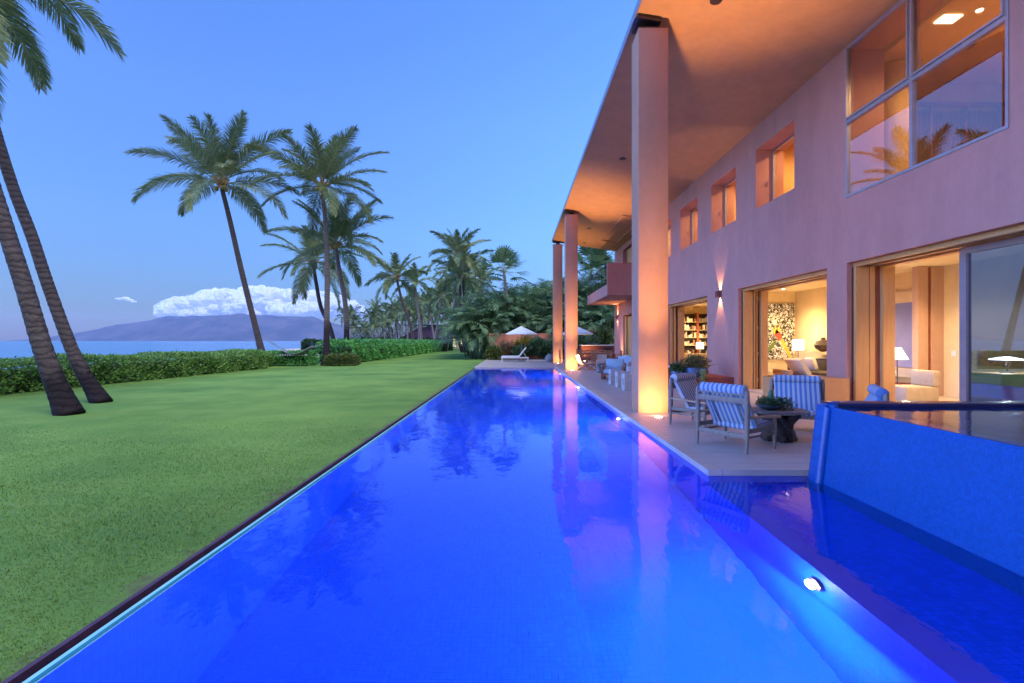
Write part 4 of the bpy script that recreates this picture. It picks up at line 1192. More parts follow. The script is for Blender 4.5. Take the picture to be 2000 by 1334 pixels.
# tufted cream chair
t = thing('cream_armchair', 'cream tufted chair left of the sofa under the painting', 'armchair', (9.3, 18.6, 0))
MB().box(8.9, 9.75, 18.3, 19.1, .2, .42, .05).build('seat', M_creamf, t, True)
MB().box(8.9, 9.75, 19.0, 19.25, .2, 1.02, .06).build('backrest', M_creamf, t, True)
MB().box(9.0, 9.7, 18.4, 19.1, .013, .19).build('base', M_black, t)
# wicker chair with cream back
t = thing('wicker_chair', 'low wicker chair with a cream reclining cushion in the living room doorway', 'armchair', (8.8, 15.2, 0))
MB().box(8.35, 9.45, 14.9, 15.9, .013, .42, .04).build('body', M_wicker, t, True)
MB().box(8.75, 8.9, 14.95, 15.8, .40, .98, .04, Matrix.Rotation(R(-32), 3, 'Y')).build('cushion', M_creamf, t, True)
MB().box(8.3, 8.42, 14.9, 15.9, .42, .60, .03).build('armrest', M_wicker, t, True)
t = thing('coffee_table', 'low dark coffee table before the sofa', 'table', (9.9, 16.2, 0))
MB().box(9.5, 10.1, 15.4, 17.0, .30, .34, .01).build('top', M_dark, t)
for (x, y) in ((9.55, 15.5), (10.05, 15.5), (9.55, 16.9), (10.05, 16.9)): MB().box(x - .03, x + .03, y - .03, y + .03, .013, .298).build('leg', M_dark, t)
t = thing('dark_vase', 'round dark vase on the niche ledge right of the living room', 'vase', (11.2, 17.9, 1.1))
MB().lathe([(.08, 0), (.25, .12), (.30, .24), (.22, .38), (.08, .44), (.07, .52), (.05, .52)], (11.2, 17.9, 1.1), 24).build('body', M_root, t, True)
MB().box(10.95, 11.498, 17.2, 18.5, 1.0, 1.095).build('wall_ledge', M_int, house)
# blind
t = thing('window_blind', 'lavender blue blind in the inner window behind the doorway', 'blind', (11.45, 14.6, 1.6))
kb = pm('lavender_blind', (.30, .30, .55), (.24, .26, .52), .8, 1.5)
MB().box(11.46, 11.49, 14.15, 15.15, .72, 2.62).build('blind', kb, t)
MB().box(11.42, 11.495, 14.10, 15.20, 2.621, 2.95).build('pelmet', M_ceil, t)
MB().box(11.2, 11.49, 13.6, 15.3, .45, .70).build('window_seat', M_creamf, t)
# daybed / chair + side table
t = thing('lounge_armchair', 'cream upholstered chair beside the flared floor lamp', 'armchair', (9.8, 12.0, 0))
MB().box(9.3, 10.1, 11.7, 12.4, .013, .40, .05).build('seat', M_creamf, t, True)
MB().box(9.95, 10.15, 11.7, 12.4, .40, .78, .05).build('backrest', M_creamf, t, True)
t = thing('carved_table', 'low carved dark table with a white vase under the blind', 'table', (10.1, 13.8, 0))
MB().box(9.9, 10.7, 13.3, 14.0, .30, .36, .01).build('top', M_dark, t)
MB().lathe([(.25, .013), (.3, .15), (.25, .298)], (10.3, 13.65, 0), 16).build('base', M_wicker, t)
t = thing('white_vase', 'white flared vase on the carved table', 'vase', (10.25, 13.5, .36))
MB().lathe([(.05, 0), (.10, .16), (.15, .30), (.13, .30), (.04, .02)], (10.25, 13.5, .361), 18).build('body', M_shade, t, True)  # vase given the glowing shade material; added glow, no lamp inside
# bookshelves
t = thing('bookshelf', 'tall red wood bookshelf with books and white ornaments in the library', 'bookshelf', (9.8, 28.2, 0))
MB().box(8.7, 11.2, 28.45, 28.59, .5, 3.05).build('back', M_black, t)
m = MB()
for x in (8.7, 9.35, 10.35, 11.1): m.box(x, x + .12, 28.05, 28.448, .013, 3.1)
m.build('upright', M_redwood, t)
for z in (.75, 1.22, 1.66, 2.1, 2.55): MB().box(8.822, 11.098, 28.06, 28.445, z, z + .03).build('shelf', M_creamf, t)
rr = random.Random(4)
bc_ = [pm('book_' + n_, c_) for n_, c_ in (('cream', (.7, .6, .45)), ('white', (.8, .78, .74)), ('brown', (.25, .14, .09)), ('grey', (.4, .38, .36)))]
for zi, z in enumerate((.78, 1.25, 1.69, 2.13, 2.58)):
    for (xa, xb) in ((8.85, 9.33), (9.5, 10.33), (10.5, 11.08)):
        x = xa
        while x < xb - .07:
            wd = rr.uniform(.05, .12); h = rr.uniform(.16, .32) if zi > 2 or rr.random() > .5 else rr.uniform(.08, .2)
            if rr.random() > .2:
                q = rr.randrange(4)
                tag(MB().box(x, x + wd * .92, 28.1, 28.3, z + .001, z + h).build('book', bc_[q]), '%s book standing on the %s shelf of the library bookcase' % (('cream', 'white', 'brown', 'grey')[q], ('lowest', 'second', 'middle', 'fourth', 'top')[zi]), 'book', 'books on the library bookcase')
            x += wd
MB().box(10.9, 11.6, 28.3, 28.4, 1.4, 2.9).build('wall_hanging', M_black, house)
t = thing('library_sofa', 'yellow cushioned sofa under the library bookshelf', 'sofa', (9.5, 26, 0))
MB().box(8.6, 10.9, 25.6, 26.4, .013, .44, .05).build('seat', pm('yellow_cushion', (.66, .52, .16), (.55, .40, .12), .8), t, True)
MB().box(8.6, 10.9, 26.3, 26.6, .44, .82, .05).build('backrest', M_creamf, t, True)
floorlamp(10.2, 27.2, 1.05, .2, .2, .36, 'floor lamp with white drum shade in the library', 18)
# oak cabinet with lamp behind the glass door
t = thing('cabinet', 'oak cabinet behind the sliding glass door', 'cabinet', (9, 8.4, 0))
MB().box(8.5, 10.5, 8.6, 9.2, .013, .88, .004).build('body', M_cab, t)
MB().box(8.45, 10.55, 8.55, 9.25, .882, .92, .006).build('top', M_cab, t)
MB().box(9.1, 9.7, 8.588, 8.598, .08, .70).build('door', M_cab, t)
t = thing('table_lamp', 'table lamp with a flat glowing disc shade on the oak cabinet', 'lamp', (8.85, 8.85, .92))
MB().tube([(8.85, 8.85, .921), (8.85, 8.85, 1.16)], .014, 10).build('stem', M_bronze, t, True)
MB().lathe([(.1, .921), (.1, .935), (.02, .945)], (8.85, 8.85, 0), 18).build('base', M_bronze, t)
MB().lathe([(.24, 1.155), (.25, 1.165), (.10, 1.20), (.02, 1.215)], (8.85, 8.85, 0), 28).build('lamp_shade', M_bull, t, True)
lamp('POINT', (8.85, 8.85, 1.08), 10, WARM, None, .04, parent=t)
MB().box(9.35, 11.4, 9.9, 9.96, .93, 1.3).build('panelling', M_cab, house)
# upstairs round column, surfboard
MB().lathe([(.34, 0), (.34, 3.4)], (8.25, 10.75, 4.05), 32).build('round_pillar', M_intor, house, True)
m = MB(); pr = [(0, 0), (.12, .35), (.24, .9), (.27, 1.5), (.22, 2.2), (.06, 2.75), (-.06, 2.75), (-.22, 2.2), (-.27, 1.5), (-.24, .9), (-.12, .35)]
m.prism([(a, b) for a, b in pr], 'z', 0, .05)
sb = m.build('surfboard', M_canvas); sb.location = (9.6, 8.0, 5.45); sb.rotation_euler = (R(0), R(0), R(-50))
tag(sb, 'pale surfboard lying on a ledge inside the large upper window', 'surfboard')
MB().box(7.75, 8.9, 7.2, 11.1, 4.0, 4.45).build('floor_ledge', M_intor, house)
MB().box(9.2, 11.8, 7.5, 9.8, 4.0, 5.44).build('upper_cabinet', M_intor, house)

# ------------------------------------------------------------------ vegetation
def frond_geo(out, base, az, el, L, droop, rs, leaf=.75, n=60, wd=.045, curl=0.0, up0=(0, 0, 1), hang=.6, side_az=0.0):
    """one pinnate frond; out = dict(V, R) lists of leaflet vertices (5 each) and rachis polylines"""
    N_ = 16
    pts = [np.array(base, float)]; dirs = []
    for i in range(N_):
        s = (i + .5) / N_
        e = el - droop * s ** 1.5
        a = az + side_az * s * s
        d = np.array([math.cos(a) * math.cos(e), math.sin(a) * math.cos(e), math.sin(e)])
        dirs.append(d); pts.append(pts[-1] + d * L / N_)
    pts = np.array(pts); dirs = np.array(dirs)
    out['R'].append(pts)
    t = np.linspace(.16, 1.0, n)
    idx = np.clip((t * N_).astype(int), 0, N_ - 1)
    fr = t * N_ - idx
    P = pts[idx] * (1 - fr)[:, None] + pts[np.minimum(idx + 1, N_)] * fr[:, None]
    T = dirs[idx]
    S = np.cross(T, np.array([0, 0, 1.])); S /= np.linalg.norm(S, axis=1)[:, None] + 1e-6
    if curl:
        c, s_ = math.cos(curl), math.sin(curl)
        U0 = np.cross(S, T); S = S * c + U0 * s_
    U = np.cross(S, T)
    prof = np.clip(np.sin(PI * (t * .80 + .16)), .15, 1) ** .55
    for sgn in (-1, 1):
        ln = leaf * prof * (1 + rs.uniform(-.14, .14, n))
        a = np.radians(62 - 38 * t + rs.uniform(-6, 6, n))
        lift = .18 + rs.uniform(-.18, .22, n)
        d = S * sgn * np.sin(a)[:, None] + T * np.cos(a)[:, None] + U * lift[:, None]
        d /= np.linalg.norm(d, axis=1)[:, None]
        g = np.array([0, 0, -1.0]) * hang * (.6 + .8 * rs.rand(n))[:, None]
        d2 = d + g; d2 /= np.linalg.norm(d2, axis=1)[:, None]
        d3 = d + 1.9 * g; d3 /= np.linalg.norm(d3, axis=1)[:, None]
        q = np.cross(d, T + rs.uniform(-.3, .3, (n, 3))); q = np.cross(q, d); q /= np.linalg.norm(q, axis=1)[:, None] + 1e-6
        w = wd * (.8 + .4 * rs.rand(n))[:, None]
        m1 = P + d * (ln * .35)[:, None]; m2 = m1 + d2 * (ln * .35)[:, None]; tip = m2 + d3 * (ln * .3)[:, None]
        V = np.stack([P - q * w * .35, P + q * w * .35, m1 + q * w * .55, m1 - q * w * .55, m2 + q * w * .38, m2 - q * w * .38, tip], 1)
        out['V'].append(V.reshape(-1, 3))
def frond_mesh(name, out, mat, parent, rmat=None, rad=.03, rn=True):
    V = np.concatenate(out['V']); n = len(V) // 7
    b = np.arange(n)[:, None] * 7
    q = (b + np.array([[0, 1, 2, 3, 3, 2, 4, 5, 5, 4, 6]])).ravel()
    cnt = np.tile([4, 4, 3], n)
    crown = npmesh(name, V, q, cnt, mat, parent)
    m = MB()
    for p in out['R']:
        ii = list(range(0, len(p), 3)); 
        if ii[-1] != len(p) - 1: ii.append(len(p) - 1)
        m.tube([p[i] for i in ii], [rad * (1 - .85 * j / (len(ii) - 1)) for j in range(len(ii))], 4, False)
    m.build('rachis', rmat or M_rach, crown)
    return crown
M_rach = pm('yellow_green_midrib', (.32, .30, .12), (.22, .20, .08), .5, 6)
M_boot = pm('orange_leaf_base', (.50, .28, .13), (.30, .17, .09), .8, 8, bump=.6, bscale=20, bdist=.03)
M_coco = pm('green_coconut', (.22, .24, .06), (.30, .20, .06), .5, 2)

def crown_at(c, parent, seed, nf=24, L=4.4, leaf=.8, n=60, wd=.045, fronds=None, wind=(0, 0), mat=None, boots=True, elr=(-25, 80), rad=.035):
    rs = np.random.RandomState(seed); out = {'V': [], 'R': []}
    if fronds is None:
        fronds = []
        for i in range(nf):
            az = i * 2.39996 + rs.uniform(-.25, .25)
            s = (i + .5) / nf
            el = math.radians(elr[1] - (elr[1] - elr[0]) * s ** 1.15 + rs.uniform(-7, 7))
            fronds.append((az, el, L * rs.uniform(.86, 1.08) * (1 - .18 * (s < .2)), math.radians(28 + 34 * s + rs.uniform(-12, 12))))
    for (az, el, l, dr) in fronds:
        d = np.array([math.cos(az), math.sin(az)])
        az2 = math.atan2(d[1] + wind[1], d[0] + wind[0])
        b = (c[0] + .10 * math.cos(az), c[1] + .10 * math.sin(az), c[2] + rs.uniform(-.15, .2))
        frond_geo(out, b, az2, el, l, dr, rs, leaf, n, wd, rs.uniform(-.7, .7), hang=.34, side_az=rs.uniform(-.3, .3))
    cr_ = frond_mesh('crown', out, mat or M_palm, parent, rad=rad)
    if boots:
        m = MB(); r2 = random.Random(seed)
        for i in range(15):
            a = i * 2.4; e = R(r2.uniform(5, 70))
            p = Vector((c[0] + .1 * math.cos(a), c[1] + .1 * math.sin(a), c[2] - .15 + r2.uniform(-.1, .2)))
            q = p + Vector((math.cos(a) * math.cos(e), math.sin(a) * math.cos(e), math.sin(e))) * r2.uniform(.35, .7)
            m.tube([p, q], [.09, .04], 6)
        m.build('leaf_base', M_boot, cr_)
        for i in range(r2.randrange(3, 8)):
            a = r2.uniform(0, 6.28)
            MB().ico((c[0] + .3 * math.cos(a), c[1] + .3 * math.sin(a), c[2] - .25 + r2.uniform(-.12, .15)), .12, 2, (1, 1, 1.2)).build('coconut', M_coco, cr_, 'all')
    return cr_
def trunk_path(base, top, bow=(0, 0), n=26, r0=.19, r1=.12, flare=.16, flh=.9):
    base = Vector(base); top = Vector(top); pts = []; rads = []
    H = top.z - base.z
    for i in range(n + 1):
        s = i / n
        s2 = s ** 1.25 if i < 8 else s
        p = base.lerp(top, s); b = math.sin(PI * s)
        pts.append(p + Vector((bow[0] * b, bow[1] * b, 0)))
        rads.append(r0 + (r1 - r0) * s + flare * math.exp(-s * H / flh * 2.2))
    return pts, rads
def trunkmesh(pts, rads, mat, parent, nseg=14, ring=.13):
    # densify with ring bumps
    P = []; Rr = []
    r_ = random.Random(len(pts))
    for i in range(len(pts) - 1):
        a, b = Vector(pts[i]), Vector(pts[i + 1]); k_ = max(1, int((b - a).length / (ring * r_.uniform(.7, 1.5))))
        for j in range(k_):
            t_ = j / k_
            r = rads[i] * (1 - t_) + rads[i + 1] * t_
            P.append(a.lerp(b, t_)); Rr.append(r * (1.035 + r_.uniform(-.02, .03)))
            P.append(a.lerp(b, t_ + .72 / k_)); Rr.append(r * .975)
    P.append(Vector(pts[-1])); Rr.append(rads[-1])
    m = MB(); m.tube(P, Rr, nseg)
    return m.build('trunk', mat, parent, 'all')
def pt(px, Y, py): return ((px - 1007) / F * Y, Y, 1.5 + (665 - py) / F * Y)
def smoothpath(pts, n=24):
    """Catmull-Rom through 3d points"""
    pts = [Vector(p) for p in pts]; P = [pts[0] * 2 - pts[1]] + pts + [pts[-1] * 2 - pts[-2]]
    out = []
    m_ = len(pts) - 1
    for i in range(n + 1):
        u = i / n * m_; k_ = min(int(u), m_ - 1); t_ = u - k_
        a, b, c, d = P[k_:k_ + 4]
        out.append(.5 * ((2 * b) + (c - a) * t_ + (2 * a - 5 * b + 4 * c - d) * t_ ** 2 + (-a + 3 * b - 3 * c + d) * t_ ** 3))
    return out
def palm(label, path, r0, r1, flare, seed, group='coconut palms on the lawn', tmat=None, **kw):
    t = thing('coconut_palm', label, 'palm tree', tuple(path[0]), group)
    P = smoothpath(path); H = P[-1].z - P[0].z
    rads = [r0 + (r1 - r0) * i / (len(P) - 1) + flare * math.exp(-(p.z - P[0].z) * 2.0) for i, p in enumerate(P)]
    trunkmesh(P, rads, tmat or M_trunk, t)
    crown_at(tuple(P[-1]), t, seed, **kw)
    return t
def AZ(x, y): return math.atan2(y, x)

# the two leaning palms at the left edge (trunks seen, crowns mostly above the frame)
def fr(dx, dy, el, L, dr): return (math.atan2(dy, dx), R(el), L, R(dr))
base = (-9.7, 10.7, LZ - .05)
P1 = [base, (-10.22, 10.7, 1.11), (-10.69, 10.7, 2.67), (-11.05, 10.7, 3.78), (-11.6, 10.7, 5.5), (-12.3, 10.7, 7.7), (-13.0, 10.7, 9.9)]
frs = [fr(1, .05, -4, 4.5, 52), fr(.75, -.2, -36, 3.4, 30)]
for i in range(22): frs.append((R(100 + 170 * ((i * .618) % 1)), R(75 - 4.6 * i), 4.4, R(60)))
palm('thick leaning palm trunk nearest the viewer at the left edge of the lawn', P1, .175, .125, .09, 31, fronds=frs, n=120, wd=.032, leaf=.85)
base = (-10.72, 12.75, LZ - .05)
P2 = [base, (-11.45, 12.8, 1.03), (-12.16, 12.8, 2.9), (-12.6, 12.8, 4.23), (-13.10, 12.8, 5.53), (-13.65, 12.8, 7.3), (-14.4, 12.8, 9.8), (-15.0, 12.8, 12.2)]
frs = [fr(1, 0, -10, 4.3, 40)]
for i in range(22): frs.append((R(80 + 200 * ((i * .618) % 1)), R(75 - 4.6 * i), 4.4, R(60)))
palm('second leaning palm trunk just behind the thickest one at the left edge', P2, .140, .11, .09, 32, fronds=frs, n=110, wd=.034, leaf=.85)

# tall palms by the sea
def lawnp(px, Y): return ((px - 1007) / F * Y, Y, LZ - .05)
Y = 30.7
palm('tall single palm leaning left by the hammock, leftmost with its whole crown in view',
     [lawnp(521, Y), pt(512, Y, 690), pt(497, Y, 630), pt(472, Y, 530), pt(449, Y, 430), pt(431, Y, 358)], .21, .125, .20, 41, nf=25, L=4.9, n=112, leaf=1.0, wd=.036, wind=(-.08, -.1), elr=(-12, 78))
Y = 32
palm('tallest straight palm with a dark foot beside the flowering bush',
     [lawnp(637, Y), pt(638, Y, 640), pt(639, Y, 540), pt(636, Y, 440), pt(628, Y, 362)], .20, .12, .16, 43, tmat=M_trunkmid, nf=25, L=4.5, n=112, leaf=.98, wd=.036, elr=(-28, 80), wind=(.15, 0))
Y = 36
palm('palm with a curved foot right of the tallest palm, its crown overlapping the taller one',
     [lawnp(670, Y), pt(677, Y, 655), pt(674, Y, 590), pt(663, Y, 530), pt(655, Y, 478)], .21, .14, .14, 47, tmat=M_trunkmid, nf=21, L=4.6, n=96, leaf=.98, wd=.042, elr=(-20, 75), wind=(.15, 0))
Y = 42
palm('slanting palm whose trunk crosses behind the tallest palm',
     [((660 - 1007) / F * Y, Y, LZ), pt(645, Y, 640), pt(627, Y, 600), pt(618, Y, 555), pt(611, Y, 512)], .19, .14, .1, 48, nf=17, L=4.7, n=80, leaf=.98, wd=.048, elr=(-42, 75))
Y = 60
palm('small-looking leaning palm alone against the sky right of the tall group',
     [((813 - 1007) / F * Y, Y, LZ), pt(800, Y, 630), pt(786, Y, 590), pt(774, Y, 541)], .20, .14, .1, 51, nf=18, L=4.2, n=46, leaf=.95, wd=.08, elr=(-38, 80))
Y = 66
t6 = palm('tall palm on the far lawn above the forked foot',
     [((905 - 1007) / F * Y, Y, LZ), pt(896, Y, 660), pt(899, Y, 590), pt(897, Y, 540), pt(893, Y, 498)], .22, .15, .15, 53, nf=20, L=4.8, n=46, leaf=.95, wd=.09, elr=(-30, 80))
palm('second palm rising from the forked foot on the far lawn, its crown lower',
     [((908 - 1007) / F * Y, Y + .3, LZ), pt(906, Y, 665), pt(906, Y, 600), pt(905, Y, 541)], .22, .14, .15, 54, nf=17, L=4.6, n=40, leaf=.95, wd=.09, elr=(-30, 75))

# ---- distant coconut palms: four shapes copied
protos = []
for i in range(5):
    t = thing('coconut_palm', '', 'palm tree', (0, 0, 0), 'distant coconut palms beyond the hedge')
    H = 9.0
    lean = [(-1.2, 0), (1.0, .4), (.2, -.4), (-2.2, .3), (1.8, 0)][i]
    P = smoothpath([(0, 0, 0), (lean[0] * .25, lean[1] * .3, H * .3), (lean[0] * .6, lean[1] * .6, H * .65), (lean[0], lean[1], H)], 10)
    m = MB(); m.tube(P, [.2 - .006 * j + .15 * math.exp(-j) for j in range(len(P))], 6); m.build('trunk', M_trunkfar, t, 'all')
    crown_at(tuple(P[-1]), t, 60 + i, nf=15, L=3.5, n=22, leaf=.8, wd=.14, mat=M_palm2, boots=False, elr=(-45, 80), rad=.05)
    protos.append(t)
spots = []
rp = random.Random(17)
for i in range(46):
    px = 672 + 222 * (i + .5) / 46 + rp.uniform(-5, 5)
    Y = rp.uniform(95, 165)
    if px < 720: Y = rp.uniform(112, 150)
    top = np.interp(px, [665, 690, 730, 790, 830, 860, 900], [606, 602, 598, 594, 580, 566, 562]) + rp.uniform(0, 44)
    spots.append((px, Y, top))
spots += [(826, 78, 545), (846, 84, 572), (868, 74, 512), (880, 80, 528), (915, 84, 540), (930, 88, 560), (862, 90, 560), (912, 96, 575)]
WHERE = ['left', 'middle', 'right']
for i, (px, Y, top) in enumerate(spots):
    o = protos[i] if i < 5 else copy_tree(protos[i % 5])
    h = (665 - top) / F * Y + 1.6
    sc_ = h / 9.3
    o.location = ((px - 1007) / F * Y, Y, LZ); o.rotation_euler = (R(rp.uniform(-7, 7)), R(rp.uniform(-7, 7)), rp.uniform(0, 6.28))
    k_ = min(1.25, max(.75, sc_)); o.scale = (k_, k_, sc_)
    if i >= 46: o['label'] = 'slender palm between the dark-roofed building and the areca thicket, %s from the left' % 'first second fifth sixth eighth ninth fourth seventh'.split()[i - 46]
    elif px < 745: o['label'] = 'distant coconut palm in the grove at the shore end beyond the hedge'
    elif px < 820: o['label'] = 'distant coconut palm in the grove before the dark purple roof'
    else: o['label'] = 'distant coconut palm in the grove right of the dark purple roof'

# ---- fan palms
def fanpalm(label, path, seed, r=.16, nl=17, L=1.4, R0=1.35):
    t = thing('fan_palm', label, 'palm tree', tuple(path[0]), 'fan palms')
    P = smoothpath(path, 12); trunkmesh(P, [r - .03 * i / 12 for i in range(13)], M_trunkfar, t, 10, .25)
    rs = np.random.RandomState(seed); V = []; m = MB(); c = np.array(P[-1])
    for i in range(nl):
        az = i * 2.4; s = (i + .5) / nl; el = R(84 - 105 * s + rs.uniform(-8, 8))
        d = np.array([math.cos(az) * math.cos(el), math.sin(az) * math.cos(el), math.sin(el)])
        hub = c + d * R0 * rs.uniform(.8, 1.1); m.tube([c, hub], [.03, .015], 4, False)
        S = np.cross(d, [0, 0, 1.]); S /= np.linalg.norm(S) + 1e-6; U = np.cross(S, d)
        for a in np.linspace(-1.35, 1.35, 13):
            dd = d * math.cos(a) + S * math.sin(a) + U * (.25 - .3 * abs(a) / 1.4); dd /= np.linalg.norm(dd)
            l = L * (1 - .28 * (abs(a) / 1.45) ** 2) * rs.uniform(.9, 1.05)
            w = np.cross(dd, U); w /= np.linalg.norm(w) + 1e-6
            g = np.array([0, 0, -.16 * l])
            V.append([hub - w * .01, hub + w * .01, hub + dd * l * .55 + w * .085, hub + dd * l * .55 - w * .085,
                      hub + dd * l * .85 + w * .035 + g * .5, hub + dd * l * .85 - w * .035 + g * .5, hub + dd * l + g * 1.4])
    V = np.array(V).reshape(-1, 3); n = len(V) // 7; b = np.arange(n)[:, None] * 7
    cr_ = npmesh('crown', V, (b + np.array([[0, 1, 2, 3, 3, 2, 4, 5, 5, 4, 6]])).ravel(), np.tile([4, 4, 3], n), M_fan, t)
    m.build('petiole', M_rach, cr_)
Y = 44
fanpalm('fan palm with stiff round leaves rising behind the sun lounger', [((1003 - 1007) / F * Y, Y, LZ), pt(1001, Y, 640), pt(992, Y, 590), pt(984, Y, 530)], 3)
Y = 46
fanpalm('fan palm seen between the second column and the balcony', [((1147 - 1007) / F * Y, Y, LZ), pt(1149, Y, 640), pt(1152, Y, 580), pt(1155, Y, 520)], 5, nl=24, L=1.6, R0=1.5)
fanpalm('fan palm trunk rising behind the balcony edge', [((1158 - 1007) / F * Y, Y + 1, LZ), pt(1158, Y, 640), pt(1166, Y, 580), pt(1172, Y, 540)], 6, nl=20, L=1.4)

# ---- areca thicket: three clump shapes copied
arec = []
def areca(seed, H, ns=9, spread=.9, wd=.05, n=24):
    t = thing('areca_palm', '', 'palm', (0, 0, 0), 'areca palms in the thicket behind the garden wall')
    rs = np.random.RandomState(seed); out = {'V': [], 'R': []}; m = MB()
    for i in range(ns):
        a = rs.uniform(0, 6.28); r = rs.uniform(.1, spread); h = H * rs.uniform(.42, 1.0)
        b = Vector((r * math.cos(a), r * math.sin(a), 0)); tp = b + Vector((math.cos(a) * h * .16, math.sin(a) * h * .16, h * .72))
        m.tube([b, b.lerp(tp, .5) + Vector((0, 0, .1)), tp], [.07, .06, .05], 6)
        for j in range(9):
            az = a + j * 2.4; el = R(86 - 7 * j + rs.uniform(-8, 8))
            frond_geo(out, tuple(tp), az, el, rs.uniform(2.4, 3.6), R(80 + rs.uniform(-15, 30)), rs, .85, n, wd, rs.uniform(-.4, .4), hang=.35, side_az=rs.uniform(-.3, .3))
    m.build('stem', M_stem, t, 'all')
    frond_mesh('fronds', out, M_areca, t, rad=.03)
    return t
M_stem = pm('areca_stem', (.22, .26, .13), (.14, .15, .10), .6, 3)
arec = [areca(71, 7.0), areca(72, 6.2), areca(73, 7.6, 10), areca(74, 3.6, 9, .8, .05, 24)]
asp = []
rp = random.Random(23)
for i in range(15):
    px = 915 + i * 20.5
    asp.append((px + rp.uniform(-5, 5), rp.uniform(45, 50), np.interp(px, [910, 940, 960, 1000, 1030, 1060, 1090, 1210], [590, 556, 540, 545, 528, 516, 512, 520]) + rp.uniform(-4, 16)))
for i in range(12):
    px = 925 + i * 25
    asp.append((px + rp.uniform(-8, 8), rp.uniform(51, 58), np.interp(px, [910, 950, 1000, 1060, 1210], [575, 545, 535, 515, 520]) + rp.uniform(-4, 20)))
for i in range(17):
    px = 938 + i * 16.5
    asp.append((px + rp.uniform(-5, 5), rp.uniform(42.2, 44.5), rp.uniform(585, 622)))
asp_objs = []
for i, (px, Y, top) in enumerate(asp):
    src = arec[3] if i >= 27 else arec[i % 3]
    first = (i < 3) or (i == 27)
    o = src if first else copy_tree(src)
    h0 = 4.6 if i >= 27 else 8.0
    h = (665 - top) / F * Y + 1.6; k_ = h / h0
    o.location = ((px - 1007) / F * Y, Y, LZ); o.rotation_euler = (0, 0, rp.uniform(0, 6.28)); o.scale = (max(.85, k_), max(.85, k_), k_)
    if i < 15: lb = 'tall areca palm in the dark green thicket directly behind the garden wall'
    elif i < 27: lb = 'areca palm at the back of the thicket behind the garden wall, only its top showing'
    else: lb = 'low bright green areca palm at the foot of the thicket just above the garden wall'
    o['label'] = lb
    asp_objs.append((px, i, o))

ORD = 'first second third fourth fifth sixth seventh eighth ninth tenth eleventh twelfth thirteenth fourteenth fifteenth sixteenth seventeenth'.split()
for lo, hi, txt in ((0, 15, 'tall areca palm right behind the garden wall, %s from the left of the tall row'), (27, 44, 'low bright green areca palm at the foot of the thicket, %s from the left')):
    for q, (px, i, o) in enumerate(sorted((a for a in asp_objs if lo <= a[1] < hi), key=lambda a: a[0])): o['label'] = txt % ORD[q]
# ---- broadleaf trees closing the view behind the palms
def broadtree(label, px, Y, top, rx, seed, mat, group):
    x = (px - 1007) / F * Y; H = (665 - top) / F * Y + 1.6
    t = thing('broadleaf_tree', label, 'tree', (x, Y, LZ), group)
    m = MB(); rs = random.Random(seed)
    m.tube([(x, Y, LZ - .1), (x + .1, Y, H * .3), (x, Y, H * .6)], [.3, .22, .12], 8)
    for i in range(6):
        a = rs.uniform(0, 6.28); m.tube([(x, Y, H * .35), (x + rx * .6 * math.cos(a), Y + rx * .6 * math.sin(a), H * rs.uniform(.55, .85))], [.12, .04], 5)
    m.build('trunk', M_trunkfar, t, 'all')
    V = []
    for i in range(13):
        a = rs.uniform(0, 6.28); rr_ = rx * math.sqrt(rs.random()) * .75
        c = (x + rr_ * math.cos(a), Y + rr_ * math.sin(a) * .8, LZ + H * rs.uniform(.25, .82))
        q = rx * rs.uniform(.35, .55)
        V.append(leafcloud(420, blob_sampler(c, (q, q, q * .75), .5, .25, seed + i), .30, .5, seed + i))
    leafobj('crown', np.concatenate(V), mat, t)
gp = 'dark trees closing the view beyond the palms'
for i, (px, Y, top, rx) in enumerate([(710, 170, 634, 7), (770, 172, 630, 7), (835, 165, 626, 7), (940, 96, 612, 5), (965, 76, 590, 4.5),
                          (985, 66, 578, 4.5), (1020, 68, 566, 5), (1055, 66, 552, 5), (1090, 66, 552, 5), (1125, 66, 548, 5), (1160, 64, 552, 5), (1195, 62, 556, 5), (1225, 60, 560, 5)]):
    broadtree('dark broadleaf tree closing the gap behind the distant coconut grove' if px < 930 else 'dark broadleaf tree closing the gap behind the areca thicket', px, Y, top, rx, 200 + i * 20, M_darkh if i % 2 else M_dshrub, gp)

